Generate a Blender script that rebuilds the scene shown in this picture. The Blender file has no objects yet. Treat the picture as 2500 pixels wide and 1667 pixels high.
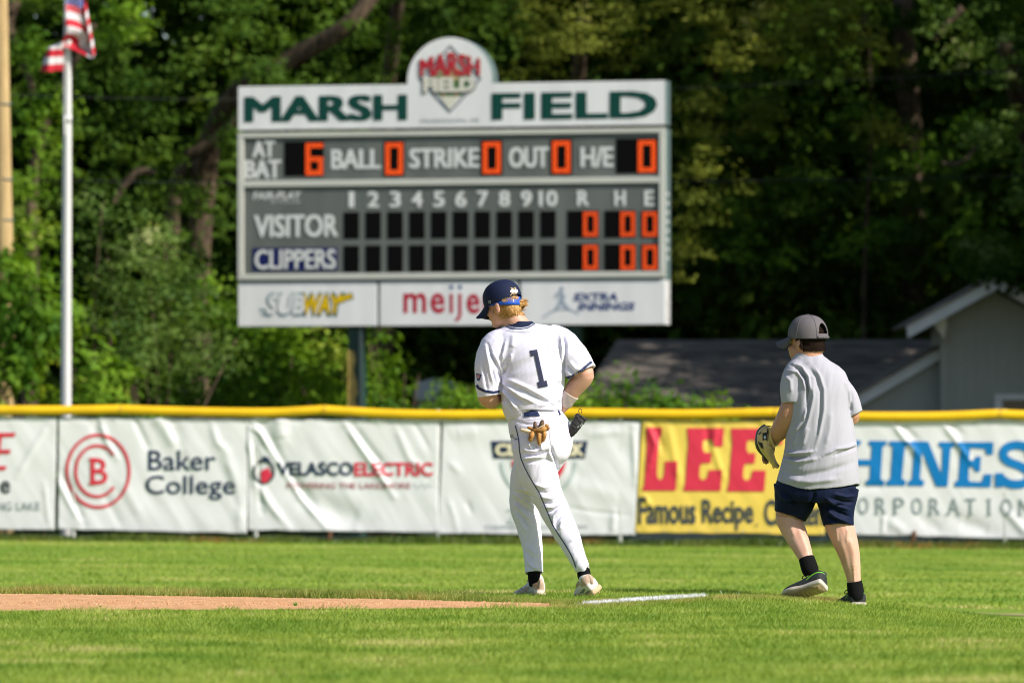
import bpy, bmesh, math, random
import numpy as np
from mathutils import Vector, Matrix
from mathutils.bvhtree import BVHTree

# ------------------------------------------------------------------ camera, sky, sun, exposure
SC = bpy.context.scene
COL = SC.collection
K = 13760.0            # focal length in photograph pixels (2500 wide)
CAMH = 0.85
PITCH = math.atan(256.5 / K)

cam_d = bpy.data.cameras.new('camera')
cam = bpy.data.objects.new('camera', cam_d)
COL.objects.link(cam)
cam_d.sensor_width = 36.0
cam_d.lens = 36.0 * K / 2500.0
cam.location = (0, 0, CAMH)
cam.rotation_euler = (math.pi / 2 + PITCH, 0, 0)
cam_d.clip_start = 0.5
cam_d.clip_end = 3000
cam_d.dof.use_dof = True
cam_d.dof.focus_distance = 32.0
cam_d.dof.aperture_fstop = 3.9
SC.camera = cam

SUN_AZ = math.radians(121)      # clockwise from +Y, seen from above: behind the camera, to the right
SUN_EL = math.radians(37)
sun_dir = Vector((math.sin(SUN_AZ) * math.cos(SUN_EL), math.cos(SUN_AZ) * math.cos(SUN_EL), math.sin(SUN_EL)))
w = bpy.data.worlds.new('World')
SC.world = w
w.use_nodes = True
nt = w.node_tree
bg = nt.nodes['Background']
sky = nt.nodes.new('ShaderNodeTexSky')
sky.sky_type = 'NISHITA'
sky.sun_disc = False
sky.sun_elevation = SUN_EL
sky.sun_rotation = SUN_AZ
nt.links.new(sky.outputs[0], bg.inputs[0])
bg.inputs[1].default_value = 0.095
sd = bpy.data.lights.new('sun', 'SUN')
sd.energy = 5.0
sd.angle = math.radians(0.5)
sd.color = (1.0, 0.932, 0.845)
so = bpy.data.objects.new('sun', sd)
COL.objects.link(so)
so.rotation_euler = (-sun_dir).to_track_quat('-Z', 'Y').to_euler()
so.location = (20, -20, 30)
SC.view_settings.view_transform = 'Standard'
SC.view_settings.look = 'None'
SC.view_settings.exposure = 0.34
SC.view_settings.gamma = 1.0
SC.view_settings.use_curve_mapping = False
SC.render.engine = 'CYCLES'
SC.cycles.max_bounces = 6
SC.cycles.transparent_max_bounces = 4
SC.cycles.use_denoising = True
SC.cycles.filter_width = 1.05

RNG = np.random.default_rng(11)
random.seed(5)

# ------------------------------------------------------------------ helpers
def P(px, py, Y):
    """world point seen at photograph pixel (px, py) at depth Y (scalars or arrays)"""
    x = (px - 1250.0) / K
    y = (833.5 - py) / K
    fy, fz = math.cos(PITCH), math.sin(PITCH)
    dy = fy - y * fz
    dz = fz + y * fy
    t = Y / dy
    return np.stack(np.broadcast_arrays(x * t, Y * np.ones_like(x * t), CAMH + dz * t), -1)

def PV(px, py, Y):
    return Vector(P(float(px), float(py), float(Y)).tolist())

def W(L, D0):
    """local px coordinates (x, depth, -py) at reference depth D0 -> world"""
    L = np.asarray(L, float)
    return P(L[..., 0], -L[..., 2], D0 + L[..., 1] * D0 / K)

def mesh_np(name, V, F, smooth=True, attr=None):
    V = np.asarray(V, np.float32).reshape(-1, 3)
    F = np.asarray(F, np.int32)
    m = bpy.data.meshes.new(name)
    k = F.shape[1]
    m.vertices.add(len(V)); m.vertices.foreach_set('co', V.ravel())
    m.loops.add(F.size); m.loops.foreach_set('vertex_index', F.ravel())
    m.polygons.add(len(F))
    m.polygons.foreach_set('loop_start', np.arange(0, F.size, k, dtype=np.int32))
    if attr is not None:
        a = m.attributes.new('rnd', 'FLOAT', 'FACE')
        a.data.foreach_set('value', np.asarray(attr, np.float32))
    m.update(calc_edges=True)
    m.validate()
    if smooth:
        m.polygons.foreach_set('use_smooth', [True] * len(m.polygons))
    return m

def obj(name, me, mat=None, parent=None):
    if isinstance(me, bmesh.types.BMesh):
        b = me; me = bpy.data.meshes.new(name); b.to_mesh(me); b.free()
    o = bpy.data.objects.new(name, me)
    COL.objects.link(o)
    if mat is not None and not me.materials:
        me.materials.append(mat)
    if parent is not None:
        o.parent = parent
        o.matrix_parent_inverse = parent.matrix_basis.inverted()
    return o

def tag(o, label=None, cat=None, group=None, kind=None):
    if label: o['label'] = label
    if cat: o['category'] = cat
    if group: o['group'] = group
    if kind: o['kind'] = kind
    return o

def thing(name, label, cat, loc=(0, 0, 0), group=None):
    o = bpy.data.objects.new(name, None)
    COL.objects.link(o)
    o.location = loc
    o.empty_display_size = 0.2
    return tag(o, label, cat, group)

def pyd(name, V, F, smooth=False):
    m = bpy.data.meshes.new(name)
    m.from_pydata([tuple(map(float, v)) for v in V], [], F)
    m.update()
    if smooth:
        m.polygons.foreach_set('use_smooth', [True] * len(m.polygons))
    return m

def box_mesh(name, x0, x1, y0, y1, z0, z1, bevel=0):
    b = bmesh.new()
    bmesh.ops.create_cube(b, size=1)
    for v in b.verts:
        v.co = Vector(((x0 + x1) / 2 + v.co.x * (x1 - x0), (y0 + y1) / 2 + v.co.y * (y1 - y0), (z0 + z1) / 2 + v.co.z * (z1 - z0)))
    if bevel:
        bmesh.ops.bevel(b, geom=b.edges[:], offset=bevel, segments=2, affect='EDGES')
    m = bpy.data.meshes.new(name); b.to_mesh(m); b.free()
    return m

# ---- materials
def mat(name, col, rough=0.6, metal=0.0, spec=0.4, noise=0.0, nscale=8.0, bump=0.0, bscale=40.0, col2=None,
        sheen=0.0, emis=None, estr=0.0, coord='Object', detail=4.0, stretch=None, trans=0.0, sss=0.0):
    m = bpy.data.materials.new(name)
    m.use_nodes = True
    n = m.node_tree; N = n.nodes; L = n.links
    b = N['Principled BSDF']
    b.inputs['Base Color'].default_value = (*col, 1)
    b.inputs['Roughness'].default_value = rough
    b.inputs['Metallic'].default_value = metal
    b.inputs['Specular IOR Level'].default_value = spec
    if sheen: b.inputs['Sheen Weight'].default_value = sheen
    if sss:
        b.inputs['Subsurface Weight'].default_value = sss
        b.inputs['Subsurface Radius'].default_value = (0.02, 0.008, 0.004)
    if emis:
        b.inputs['Emission Color'].default_value = (*emis, 1)
        b.inputs['Emission Strength'].default_value = estr
    tc = N.new('ShaderNodeTexCoord')
    src = tc.outputs[coord]
    if stretch:
        mp = N.new('ShaderNodeMapping'); mp.inputs['Scale'].default_value = stretch
        L.new(src, mp.inputs[0]); src = mp.outputs[0]
    if noise or col2:
        t = N.new('ShaderNodeTexNoise'); t.inputs['Scale'].default_value = nscale; t.inputs['Detail'].default_value = detail
        L.new(src, t.inputs['Vector'])
        r = N.new('ShaderNodeValToRGB')
        c2 = col2 if col2 else tuple(c * (1 - noise) for c in col)
        r.color_ramp.elements[0].position = 0.35; r.color_ramp.elements[1].position = 0.65
        r.color_ramp.elements[0].color = (*c2, 1); r.color_ramp.elements[1].color = (*col, 1)
        L.new(t.outputs['Fac'], r.inputs[0]); L.new(r.outputs[0], b.inputs['Base Color'])
    if bump:
        t2 = N.new('ShaderNodeTexNoise'); t2.inputs['Scale'].default_value = bscale; t2.inputs['Detail'].default_value = 5
        L.new(src, t2.inputs['Vector'])
        bp = N.new('ShaderNodeBump'); bp.inputs['Strength'].default_value = bump; bp.inputs['Distance'].default_value = 0.01
        L.new(t2.outputs['Fac'], bp.inputs['Height']); L.new(bp.outputs[0], b.inputs['Normal'])
    if trans:
        tr = N.new('ShaderNodeBsdfTranslucent'); tr.inputs[0].default_value = (*col, 1)
        mx = N.new('ShaderNodeMixShader'); mx.inputs[0].default_value = trans
        out = N['Material Output']
        L.new(b.outputs[0], mx.inputs[1]); L.new(tr.outputs[0], mx.inputs[2]); L.new(mx.outputs[0], out.inputs[0])
    return m

def leaf_mat(name, c1, c2, trans=0.35, c3=None, rough=0.5, nscale=0.5, spec=0.3, tcol=None):
    """blade / leaf: colour from a per-leaf attribute and a slow noise; diffuse plus translucent"""
    m = bpy.data.materials.new(name); m.use_nodes = True
    n = m.node_tree; N = n.nodes; L = n.links
    b = N['Principled BSDF']; out = N['Material Output']
    b.inputs['Roughness'].default_value = rough
    b.inputs['Specular IOR Level'].default_value = spec
    at = N.new('ShaderNodeAttribute'); at.attribute_name = 'rnd'
    tc = N.new('ShaderNodeTexCoord')
    t = N.new('ShaderNodeTexNoise'); t.inputs['Scale'].default_value = nscale; t.inputs['Detail'].default_value = 3
    L.new(tc.outputs['Object'], t.inputs['Vector'])
    ad = N.new('ShaderNodeMath'); ad.operation = 'MULTIPLY_ADD'
    L.new(at.outputs['Fac'], ad.inputs[0]); ad.inputs[1].default_value = 0.5
    ml = N.new('ShaderNodeMath'); ml.operation = 'MULTIPLY_ADD'; ml.inputs[1].default_value = 2.2; ml.inputs[2].default_value = -0.85
    L.new(t.outputs['Fac'], ml.inputs[0]); L.new(ml.outputs[0], ad.inputs[2])
    r = N.new('ShaderNodeValToRGB')
    e = r.color_ramp.elements
    e[0].position = 0.1; e[0].color = (*c1, 1); e[1].position = 0.8; e[1].color = (*c2, 1)
    if c3:
        x = e.new(0.97); x.color = (*c3, 1)
    L.new(ad.outputs[0], r.inputs[0])
    L.new(r.outputs[0], b.inputs['Base Color'])
    tr = N.new('ShaderNodeBsdfTranslucent')
    hs = N.new('ShaderNodeMix'); hs.data_type = 'RGBA'; hs.blend_type = 'MULTIPLY'; hs.inputs[0].default_value = 1.0
    L.new(r.outputs[0], hs.inputs[6]); hs.inputs[7].default_value = (*(tcol or (1.3, 1.25, 0.6)), 1)
    L.new(hs.outputs[2], tr.inputs[0])
    mx = N.new('ShaderNodeMixShader'); mx.inputs[0].default_value = trans
    L.new(b.outputs[0], mx.inputs[1]); L.new(tr.outputs[0], mx.inputs[2]); L.new(mx.outputs[0], out.inputs[0])
    return m

# ---- text: unit-box meshes from the built-in font
_tc = {}
def text2d(s, bold=0.0, shear=0.0, spacing=1.0):
    key = (s, bold, shear, spacing)
    if key in _tc: return _tc[key]
    c = bpy.data.curves.new('t', 'FONT')
    c.body = s; c.size = 1.0; c.offset = bold; c.shear = shear; c.resolution_u = 3
    c.space_character = spacing
    o = bpy.data.objects.new('t', c); COL.objects.link(o)
    dg = bpy.context.evaluated_depsgraph_get()
    me = bpy.data.meshes.new_from_object(o.evaluated_get(dg))
    bpy.data.objects.remove(o); bpy.data.curves.remove(c)
    V = np.array([v.co[:2] for v in me.vertices]); F = [list(p.vertices) for p in me.polygons]
    bpy.data.meshes.remove(me)
    mn, mx = V.min(0), V.max(0)
    V = (V - mn) / (mx - mn)
    _tc[key] = (V, F)
    return V, F

def cut_long(V, F, maxlen):
    """subdivide until no edge is longer than maxlen (2D verts)"""
    b = bmesh.new()
    vs = [b.verts.new((x, y, 0)) for x, y in V]
    for f in F:
        try: b.faces.new([vs[i] for i in f])
        except ValueError: pass
    b.normal_update()
    bmesh.ops.triangulate(b, faces=b.faces[:])
    for _ in range(7):
        es = [e for e in b.edges if e.calc_length() > maxlen]
        if not es: break
        bmesh.ops.subdivide_edges(b, edges=es, cuts=1)
        b.normal_update()
        bmesh.ops.triangulate(b, faces=b.faces[:])
    V2 = np.array([v.co[:2] for v in b.verts]); b.verts.index_update()
    F2 = [[v.index for v in f.verts] for f in b.faces]
    b.free()
    return V2, F2

def box_text(s, x0, y0, x1, y1, fat=0.0, **k):
    """text verts in pixel coordinates filling the box; y down; fat thickens the strokes by that many pixels"""
    if fat:
        V, F = text2d(s, **k)
        out = []
        for dx, dy in ((-1, -.5), (1, .5), (-1, .5), (1, -.5), (0, 0)):
            a0, a1, c0, c1 = x0 + fat, x1 - fat, y0 + fat * .5, y1 - fat * .5
            out.append((np.stack([a0 + V[:, 0] * (a1 - a0) + dx * fat, c1 - V[:, 1] * (c1 - c0) + dy * fat], -1), F))
        return merge2d(*out)
    V, F = text2d(s, **k)
    return np.stack([x0 + V[:, 0] * (x1 - x0), y1 - V[:, 1] * (y1 - y0)], -1), F

def poly2d(pts):
    return np.array(pts, float), [list(range(len(pts)))]

def stroke2d(pts, w, closed=False):
    pts = np.array(pts, float)
    n = len(pts)
    V = []; F = []
    for i in range(n):
        if closed: t = pts[(i + 1) % n] - pts[i - 1]
        else: t = pts[min(i + 1, n - 1)] - pts[max(i - 1, 0)]
        t = t / (np.linalg.norm(t) + 1e-9); nn = np.array([-t[1], t[0]])
        V += [pts[i] + nn * w / 2, pts[i] - nn * w / 2]
    for i in range(n if closed else n - 1):
        j = (i + 1) % n
        F.append([2 * i, 2 * i + 1, 2 * j + 1, 2 * j])
    return np.array(V), F

def arc(cx, cy, rx, ry, a0, a1, n=24):
    return [(cx + rx * math.cos(math.radians(a0 + (a1 - a0) * i / n)), cy - ry * math.sin(math.radians(a0 + (a1 - a0) * i / n))) for i in range(n + 1)]

def merge2d(*parts):
    V = []; F = []; o = 0
    for v, f in parts:
        V.append(np.asarray(v)); F += [[i + o for i in q] for q in f]; o += len(v)
    return np.concatenate(V), F

# ---- solid building in pixel space (for people and their clothes)
def catmull(A, k):
    A = np.asarray(A, float); n = len(A); out = []
    for i in range(n - 1):
        p0 = A[max(i - 1, 0)]; p1 = A[i]; p2 = A[i + 1]; p3 = A[min(i + 2, n - 1)]
        for j in range(k):
            t = j / k
            out.append(0.5 * ((2 * p1) + (-p0 + p2) * t + (2 * p0 - 5 * p1 + 4 * p2 - p3) * t * t + (-p0 + 3 * p1 - 3 * p2 + p3) * t ** 3))
    out.append(A[-1])
    return np.array(out)

def rings_mesh(R):
    n = len(R[0]); V = np.concatenate(R); F = []
    for i in range(len(R) - 1):
        for j in range(n):
            a = i * n + j; b_ = i * n + (j + 1) % n
            F.append([a, b_, b_ + n, a + n])
    V = np.concatenate([V, R[0].mean(0)[None], R[-1].mean(0)[None]])
    c0 = len(V) - 2; c1 = c0 + 1; l = (len(R) - 1) * n
    for j in range(n):
        F.append([c0, (j + 1) % n, j]); F.append([c1, l + j, l + (j + 1) % n])
    return V, F

def loft(secs, n=32, k=5, hollow=False, ex=2.0, wall=4.6, level=False):
    """secs: (px, py, depth, half width, half depth); sections lie across the path, widths in the picture plane"""
    S = catmull(secs, k)
    C = np.stack([S[:, 0], S[:, 2], -S[:, 1]], -1)
    R = []
    a = np.linspace(0, 2 * np.pi, n, endpoint=False)
    ca, sa = np.cos(a), np.sin(a)
    ca = np.sign(ca) * np.abs(ca) ** (2 / ex); sa = np.sign(sa) * np.abs(sa) ** (2 / ex)
    fr = []
    for i in range(len(C)):
        t = C[min(i + 1, len(C) - 1)] - C[max(i - 1, 0)]; t /= np.linalg.norm(t) + 1e-9
        u = np.cross([0, 1.0, 0], t); u /= np.linalg.norm(u) + 1e-9
        v = np.cross(t, u)
        if level: u = np.array([1.0, 0, 0]); v = np.array([0, 1.0, 0]); t = np.array([0, 0, -1.0])
        fr.append((t, u, v))
        R.append(C[i] + np.outer(ca * S[i, 3], u) + np.outer(sa * S[i, 4], v))
    if hollow:
        t, u, v = fr[-1]; c = C[-1]; rx, rd = S[-1, 3] - wall, S[-1, 4] - wall
        R.append(c + np.outer(ca * rx, u) + np.outer(sa * rd, v))
        R.append(c - t * 14 + np.outer(ca * rx, u) + np.outer(sa * rd, v))
    return rings_mesh(R)

def tube(pts, k=4, n=20, flat=False):
    """pts: (px, py, depth, r) round tube with rounded ends"""
    S = catmull(pts, k)
    C = np.stack([S[:, 0], S[:, 2], -S[:, 1]], -1); r = S[:, 3]
    t0 = C[1] - C[0]; t0 /= np.linalg.norm(t0); t1 = C[-1] - C[-2]; t1 /= np.linalg.norm(t1)
    if not flat: C = np.concatenate([[C[0] - t0 * r[0] * .9], [C[0] - t0 * r[0] * .55], C, [C[-1] + t1 * r[-1] * .55], [C[-1] + t1 * r[-1] * .9]])
    if not flat: r = np.concatenate([[r[0] * .3, r[0] * .8], r, [r[-1] * .8, r[-1] * .3]])
    a = np.linspace(0, 2 * np.pi, n, endpoint=False)
    up = np.array([0.3, 0.2, 0.93]); R = []
    for i in range(len(C)):
        t = C[min(i + 1, len(C) - 1)] - C[max(i - 1, 0)]; t /= np.linalg.norm(t) + 1e-9
        if i == 0:
            u = np.cross(up, t); u /= np.linalg.norm(u) + 1e-9
        else:
            u = u - t * np.dot(u, t); u /= np.linalg.norm(u) + 1e-9
        v = np.cross(t, u)
        R.append(C[i] + r[i] * (np.outer(np.cos(a), u) + np.outer(np.sin(a), v)))
    return rings_mesh(R)

def ball(c, r, M=None, n=16):
    """ellipsoid; c and r in a frame M (3x3 columns = axes) with origin added by caller"""
    R = []
    for i in range(1, n):
        th = math.pi * i / n
        a = np.linspace(0, 2 * np.pi, n + 4, endpoint=False)
        R.append(np.stack([r[0] * math.sin(th) * np.cos(a), r[1] * math.sin(th) * np.sin(a), np.full(n + 4, r[2] * math.cos(th))], -1) + np.array(c))
    V, F = rings_mesh(R)
    return V, F

class Frame:
    """axes of a head or a foot: r right, f forward, u up, in (x, depth, up) pixel space"""
    def __init__(s, px, py, d, yaw, pitch, roll=0, sc=1.0):
        s.o = np.array([px, d, -py], float)
        y, p = math.radians(yaw), math.radians(pitch)
        s.f = np.array([-math.sin(y) * math.cos(p), math.cos(y) * math.cos(p), -math.sin(p)])
        r = np.array([math.cos(y), math.sin(y), 0.0])
        u = np.cross(r, s.f)
        q = math.radians(roll)
        s.r = r * math.cos(q) + u * math.sin(q)
        s.u = np.cross(s.r, s.f)
        s.sc = sc
    def __call__(s, V):
        V = np.asarray(V, float) * s.sc
        return s.o + V[..., 0:1] * s.r + V[..., 1:2] * s.f + V[..., 2:3] * s.u
    def ball(s, c, r, n=16):
        V, F = ball(c, r, n=n)
        return s(V), F

def merge3(parts):
    V = []; F = []; o = 0
    for v, f in parts:
        V.append(np.asarray(v)); F += [[i + o for i in q] for q in f]; o += len(v)
    return np.concatenate(V), F

def solid(parts, voxel=2.0, smooth=6, fac=0.5):
    """union of closed pieces as one continuous surface; still in pixel space"""
    V, F = merge3(parts)
    me = pyd('s', V, F)
    b = bmesh.new(); b.from_mesh(me); bmesh.ops.recalc_face_normals(b, faces=b.faces[:]); b.to_mesh(me); b.free()
    o = bpy.data.objects.new('s', me); COL.objects.link(o)
    r = o.modifiers.new('r', 'REMESH'); r.mode = 'VOXEL'; r.voxel_size = voxel; r.adaptivity = 0
    if smooth:
        s = o.modifiers.new('m', 'SMOOTH'); s.factor = fac; s.iterations = smooth
    dg = bpy.context.evaluated_depsgraph_get()
    m2 = bpy.data.meshes.new_from_object(o.evaluated_get(dg))
    bpy.data.objects.remove(o); bpy.data.meshes.remove(me)
    return m2

def getV(me):
    V = np.empty(len(me.vertices) * 3, np.float32); me.vertices.foreach_get('co', V); return V.reshape(-1, 3).astype(float)
def getN(me):
    V = np.empty(len(me.vertices) * 3, np.float32); me.vertices.foreach_get('normal', V); return V.reshape(-1, 3).astype(float)
def setV(me, V):
    me.vertices.foreach_set('co', np.asarray(V, np.float32).ravel()); me.update()

def seg_field(X, Y, pts):
    """distance to a polyline and the parameter (0..1) along it"""
    pts = np.asarray(pts, float); best = np.full(X.shape, 1e9); par = np.zeros(X.shape)
    L = np.linalg.norm(np.diff(pts, axis=0), axis=1); T = L.sum(); acc = 0
    for i in range(len(pts) - 1):
        d = pts[i + 1] - pts[i]
        t = np.clip(((X - pts[i, 0]) * d[0] + (Y - pts[i, 1]) * d[1]) / (d @ d + 1e-9), 0, 1)
        q = np.hypot(X - pts[i, 0] - t * d[0], Y - pts[i, 1] - t * d[1])
        m = q < best; best[m] = q[m]; par[m] = ((acc + t * L[i]) / T)[m]
        acc += L[i]
    return best, par

def sculpt(me, strokes, backside=False):
    """fold strokes: (points in px, width, height) raised (or sunk) along the normal on the side facing the camera"""
    V = getV(me); N = getN(me)
    X, Y = V[:, 0], -V[:, 2]
    face = np.clip((-N[:, 1] + 0.15) / 0.4, 0, 1)
    D = np.zeros(len(V))
    for pts, wd, h in strokes:
        d, t = seg_field(X, Y, pts)
        D += 1.25 * h * np.exp(-(d / (wd * .85)) ** 2) * np.clip(np.sin(np.pi * np.clip(t, 0.04, 0.96)) * 1.8, 0, 1)
    setV(me, V + N * (D * face)[:, None])

def vnoise(X, Y, scale, seed=0):
    """smooth value noise"""
    r = np.random.default_rng(seed); G = r.random((64, 64))
    x = X / scale + 100.3; y = Y / scale + 100.7
    xi = np.floor(x).astype(int); yi = np.floor(y).astype(int); fx = x - xi; fy = y - yi
    fx = fx * fx * (3 - 2 * fx); fy = fy * fy * (3 - 2 * fy)
    g = lambda a, b_: G[a % 64, b_ % 64]
    return (g(xi, yi) * (1 - fx) + g(xi + 1, yi) * fx) * (1 - fy) + (g(xi, yi + 1) * (1 - fx) + g(xi + 1, yi + 1) * fx) * fy - 0.5

def wrinkle(me, amp, sx, sy, ang, seed, bias=0.0):
    """directional cloth ripple along the normal"""
    V = getV(me); N = getN(me)
    a = math.radians(ang); X, Y = V[:, 0], -V[:, 2]
    u = X * math.cos(a) + Y * math.sin(a); v = -X * math.sin(a) + Y * math.cos(a)
    q = vnoise(u + V[:, 1] * .4, v, 1, 0) * 0
    q = vnoise(u / sx + V[:, 1] * .01, v / sy, 1.0, seed) + 0.5 * vnoise(u / sx * 2.1, v / sy * 2.1, 1.0, seed + 7)
    q = np.sign(q) * np.abs(q) ** 1.0 + bias
    setV(me, V + N * (amp * q)[:, None])

def place(name, me, D0, material, parent=None, smooth=True):
    """send a pixel-space mesh to the world"""
    V = getV(me); setV(me, W(V, D0))
    if smooth: me.polygons.foreach_set('use_smooth', [True] * len(me.polygons))
    b = bmesh.new(); b.from_mesh(me); bmesh.ops.recalc_face_normals(b, faces=b.faces[:]); b.to_mesh(me); b.free()
    me.name = name
    return obj(name, me, material, parent)

def bvh(me):
    V = getV(me)
    return BVHTree.FromPolygons([tuple(v) for v in V], [list(p.vertices) for p in me.polygons])

def snap(tree, x, py, off):
    h = tree.ray_cast(Vector((x, -900.0, -py)), Vector((0, 1, 0)))
    if h[0] is None:
        h = tree.find_nearest(Vector((x, -60.0, -py)))
    p, nn = h[0], h[1]
    if nn.y > 0 : nn = -nn
    return np.array(p) + np.array(nn) * off + np.array([0, -off * 0.3, 0])

def decal(name, tree, V2, F2, off, D0, material, parent, maxlen=3.0, thick=0.0):
    V2, F2 = cut_long(V2, F2, maxlen)
    V = np.array([snap(tree, x, y, off) for x, y in V2])
    me = pyd(name, V, F2, True)
    return place(name, me, D0, material, parent)

def ribbon2d(pts, w, step=3.0):
    pts = np.array(pts, float); out = [pts[0]]
    for i in range(len(pts) - 1):
        n = max(1, int(np.linalg.norm(pts[i + 1] - pts[i]) / step))
        for j in range(1, n + 1): out.append(pts[i] + (pts[i + 1] - pts[i]) * j / n)
    return stroke2d(out, w)

# ================================================================== GROUND
def smooth01(x):
    x = np.clip(x, 0, 1); return x * x * (3 - 2 * x)

def gz(X, Y):
    X = np.asarray(X, float); Y = np.asarray(Y, float)
    z = np.where(Y > 33, -0.45 * (1 - np.exp(-(np.maximum(Y, 33) - 33) / 6.0)), 0.0)
    z = z - 0.0085 * X * smooth01((Y - 45) / 20) * np.clip(1 - (np.abs(X) - 30) / 60, 0, 1)
    dip = 0.085 * np.maximum(0, X * 32 / np.maximum(Y, 20) - 1.2) ** 1.3
    z = z - np.minimum(dip, 0.35) * smooth01((Y - 24) / 8) * (1 - smooth01((Y - 36) / 12))
    z = z - 0.5 * smooth01((Y - 78) / 30)
    return z

def sheet(name, xs, ys, dz, material, kind='structure'):
    X, Y = np.meshgrid(xs, ys)
    Z = gz(X, Y) + dz
    V = np.stack([X, Y, Z], -1).reshape(-1, 3)
    nx, ny = len(xs), len(ys)
    i = np.arange((ny - 1) * nx).reshape(ny - 1, nx)[:, :-1].ravel()
    F = np.stack([i, i + 1, i + nx + 1, i + nx], -1)
    return tag(obj(name, mesh_np(name, V, F), material), kind=kind)

def lawn_mat():
    m = bpy.data.materials.new('lawn'); m.use_nodes = True
    n = m.node_tree; N = n.nodes; L = n.links
    b = N['Principled BSDF']; b.inputs['Roughness'].default_value = 0.9; b.inputs['Specular IOR Level'].default_value = 0.1
    tc = N.new('ShaderNodeTexCoord')
    def nz(scale, sx, sy, det=4):
        mp = N.new('ShaderNodeMapping'); mp.inputs['Scale'].default_value = (sx, sy, 1)
        t = N.new('ShaderNodeTexNoise'); t.inputs['Scale'].default_value = scale; t.inputs['Detail'].default_value = det
        L.new(tc.outputs['Object'], mp.inputs[0]); L.new(mp.outputs[0], t.inputs[0]); return t.outputs['Fac']
    def ramp(f, a, b_, p0=.38, p1=.62):
        r = N.new('ShaderNodeValToRGB'); r.color_ramp.elements[0].position = p0; r.color_ramp.elements[1].position = p1
        r.color_ramp.elements[0].color = (*a, 1); r.color_ramp.elements[1].color = (*b_, 1); L.new(f, r.inputs[0]); return r.outputs[0]
    def mix(f, a, b_):
        x = N.new('ShaderNodeMix'); x.data_type = 'RGBA'
        if isinstance(f, float): x.inputs[0].default_value = f
        else: L.new(f, x.inputs[0])
        L.new(a, x.inputs[6]); L.new(b_, x.inputs[7]); return x.outputs[2]
    c1 = ramp(nz(0.9, 0.12, 0.42), (0.14, 0.25, 0.022), (0.34, 0.39, 0.08))
    c2 = ramp(nz(3.0, 0.8, 0.35), (0.14, 0.24, 0.022), (0.34, 0.35, 0.09), .42, .72)
    c3 = ramp(nz(22.0, 1.0, 0.35, 6), (0.09, 0.18, 0.012), (0.27, 0.36, 0.055))
    c = mix(0.30, mix(0.45, c1, c2), c3)
    L.new(c, b.inputs['Base Color'])
    bp = N.new('ShaderNodeBump'); bp.inputs['Strength'].default_value = 0.6; bp.inputs['Distance'].default_value = 0.03
    L.new(nz(30, 1, .5, 6), bp.inputs['Height']); L.new(bp.outputs[0], b.inputs['Normal'])
    return m

M_LAWN = lawn_mat()
M_SOIL = mat('soil', (0.07, 0.055, 0.035), 0.95, nscale=0.8, col2=(0.035, 0.05, 0.015), bump=0.5)
M_DIRT = mat('infield_dirt', (0.72, 0.43, 0.235), 0.95, nscale=9.0, col2=(0.50, 0.25, 0.115), bump=1.0, bscale=45, spec=0.1, stretch=(1, 1.6, 1), detail=12)
xs = np.concatenate([[-900, -300, -120, -60, -30], np.arange(-16, 16.1, 0.8), [30, 60, 120, 300, 900]])
ys = np.concatenate([[-60, -10, 5], np.arange(12, 82, 1.0), np.arange(82, 140, 4), [160, 200, 300, 500, 900, 1800]])
sheet('ground', xs, ys, -0.03, M_SOIL)
sheet('lawn', np.linspace(-24, 24, 120), np.concatenate([np.arange(8, 24, 1), np.arange(24, 50, .25), np.arange(50, 75.9, .5)]), 0.0, M_LAWN)

def groundY(py): return CAMH * K / (py - 1090.0)
near_px = [(-500, 1494), (0, 1493), (500, 1490), (1000, 1488), (1430, 1482)]
far_px = [(-500, 1446), (0, 1450.5), (500, 1457), (1000, 1466), (1300, 1474), (1430, 1480)]
near_w = np.array([((x - 1250) / K * groundY(y), groundY(y)) for x, y in near_px])
far_w = np.array([((x - 1250) / K * groundY(y), groundY(y)) for x, y in far_px])
DX = np.linspace(-4.2, 0.27, 180)
NY = np.interp(DX, near_w[:, 0], near_w[:, 1]) + 0.16 * vnoise(DX, DX * 0, 0.30, 3) + 0.05 * vnoise(DX, DX * 0, 0.07, 5)
FY = np.interp(DX, far_w[:, 0], far_w[:, 1]) + 0.18 * vnoise(DX, DX * 0 + 9, 0.35, 4) + .05 * vnoise(DX, DX * 0 + 9, 0.08, 6)
V = []; Fq = []
for i, x in enumerate(DX):
    for j in range(9):
        y = NY[i] + (max(FY[i], NY[i] + 0.02) - NY[i]) * j / 8
        V.append((x, y, 0.006 + 0.006 * math.sin(j * 1.3) * (0 < j < 8)))
for i in range(len(DX) - 1):
    for j in range(8):
        a = i * 9 + j; Fq.append((a, a + 9, a + 10, a + 1))
tag(obj('dirt_path', mesh_np('dirt_path', V, Fq), M_DIRT), kind='structure')
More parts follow.
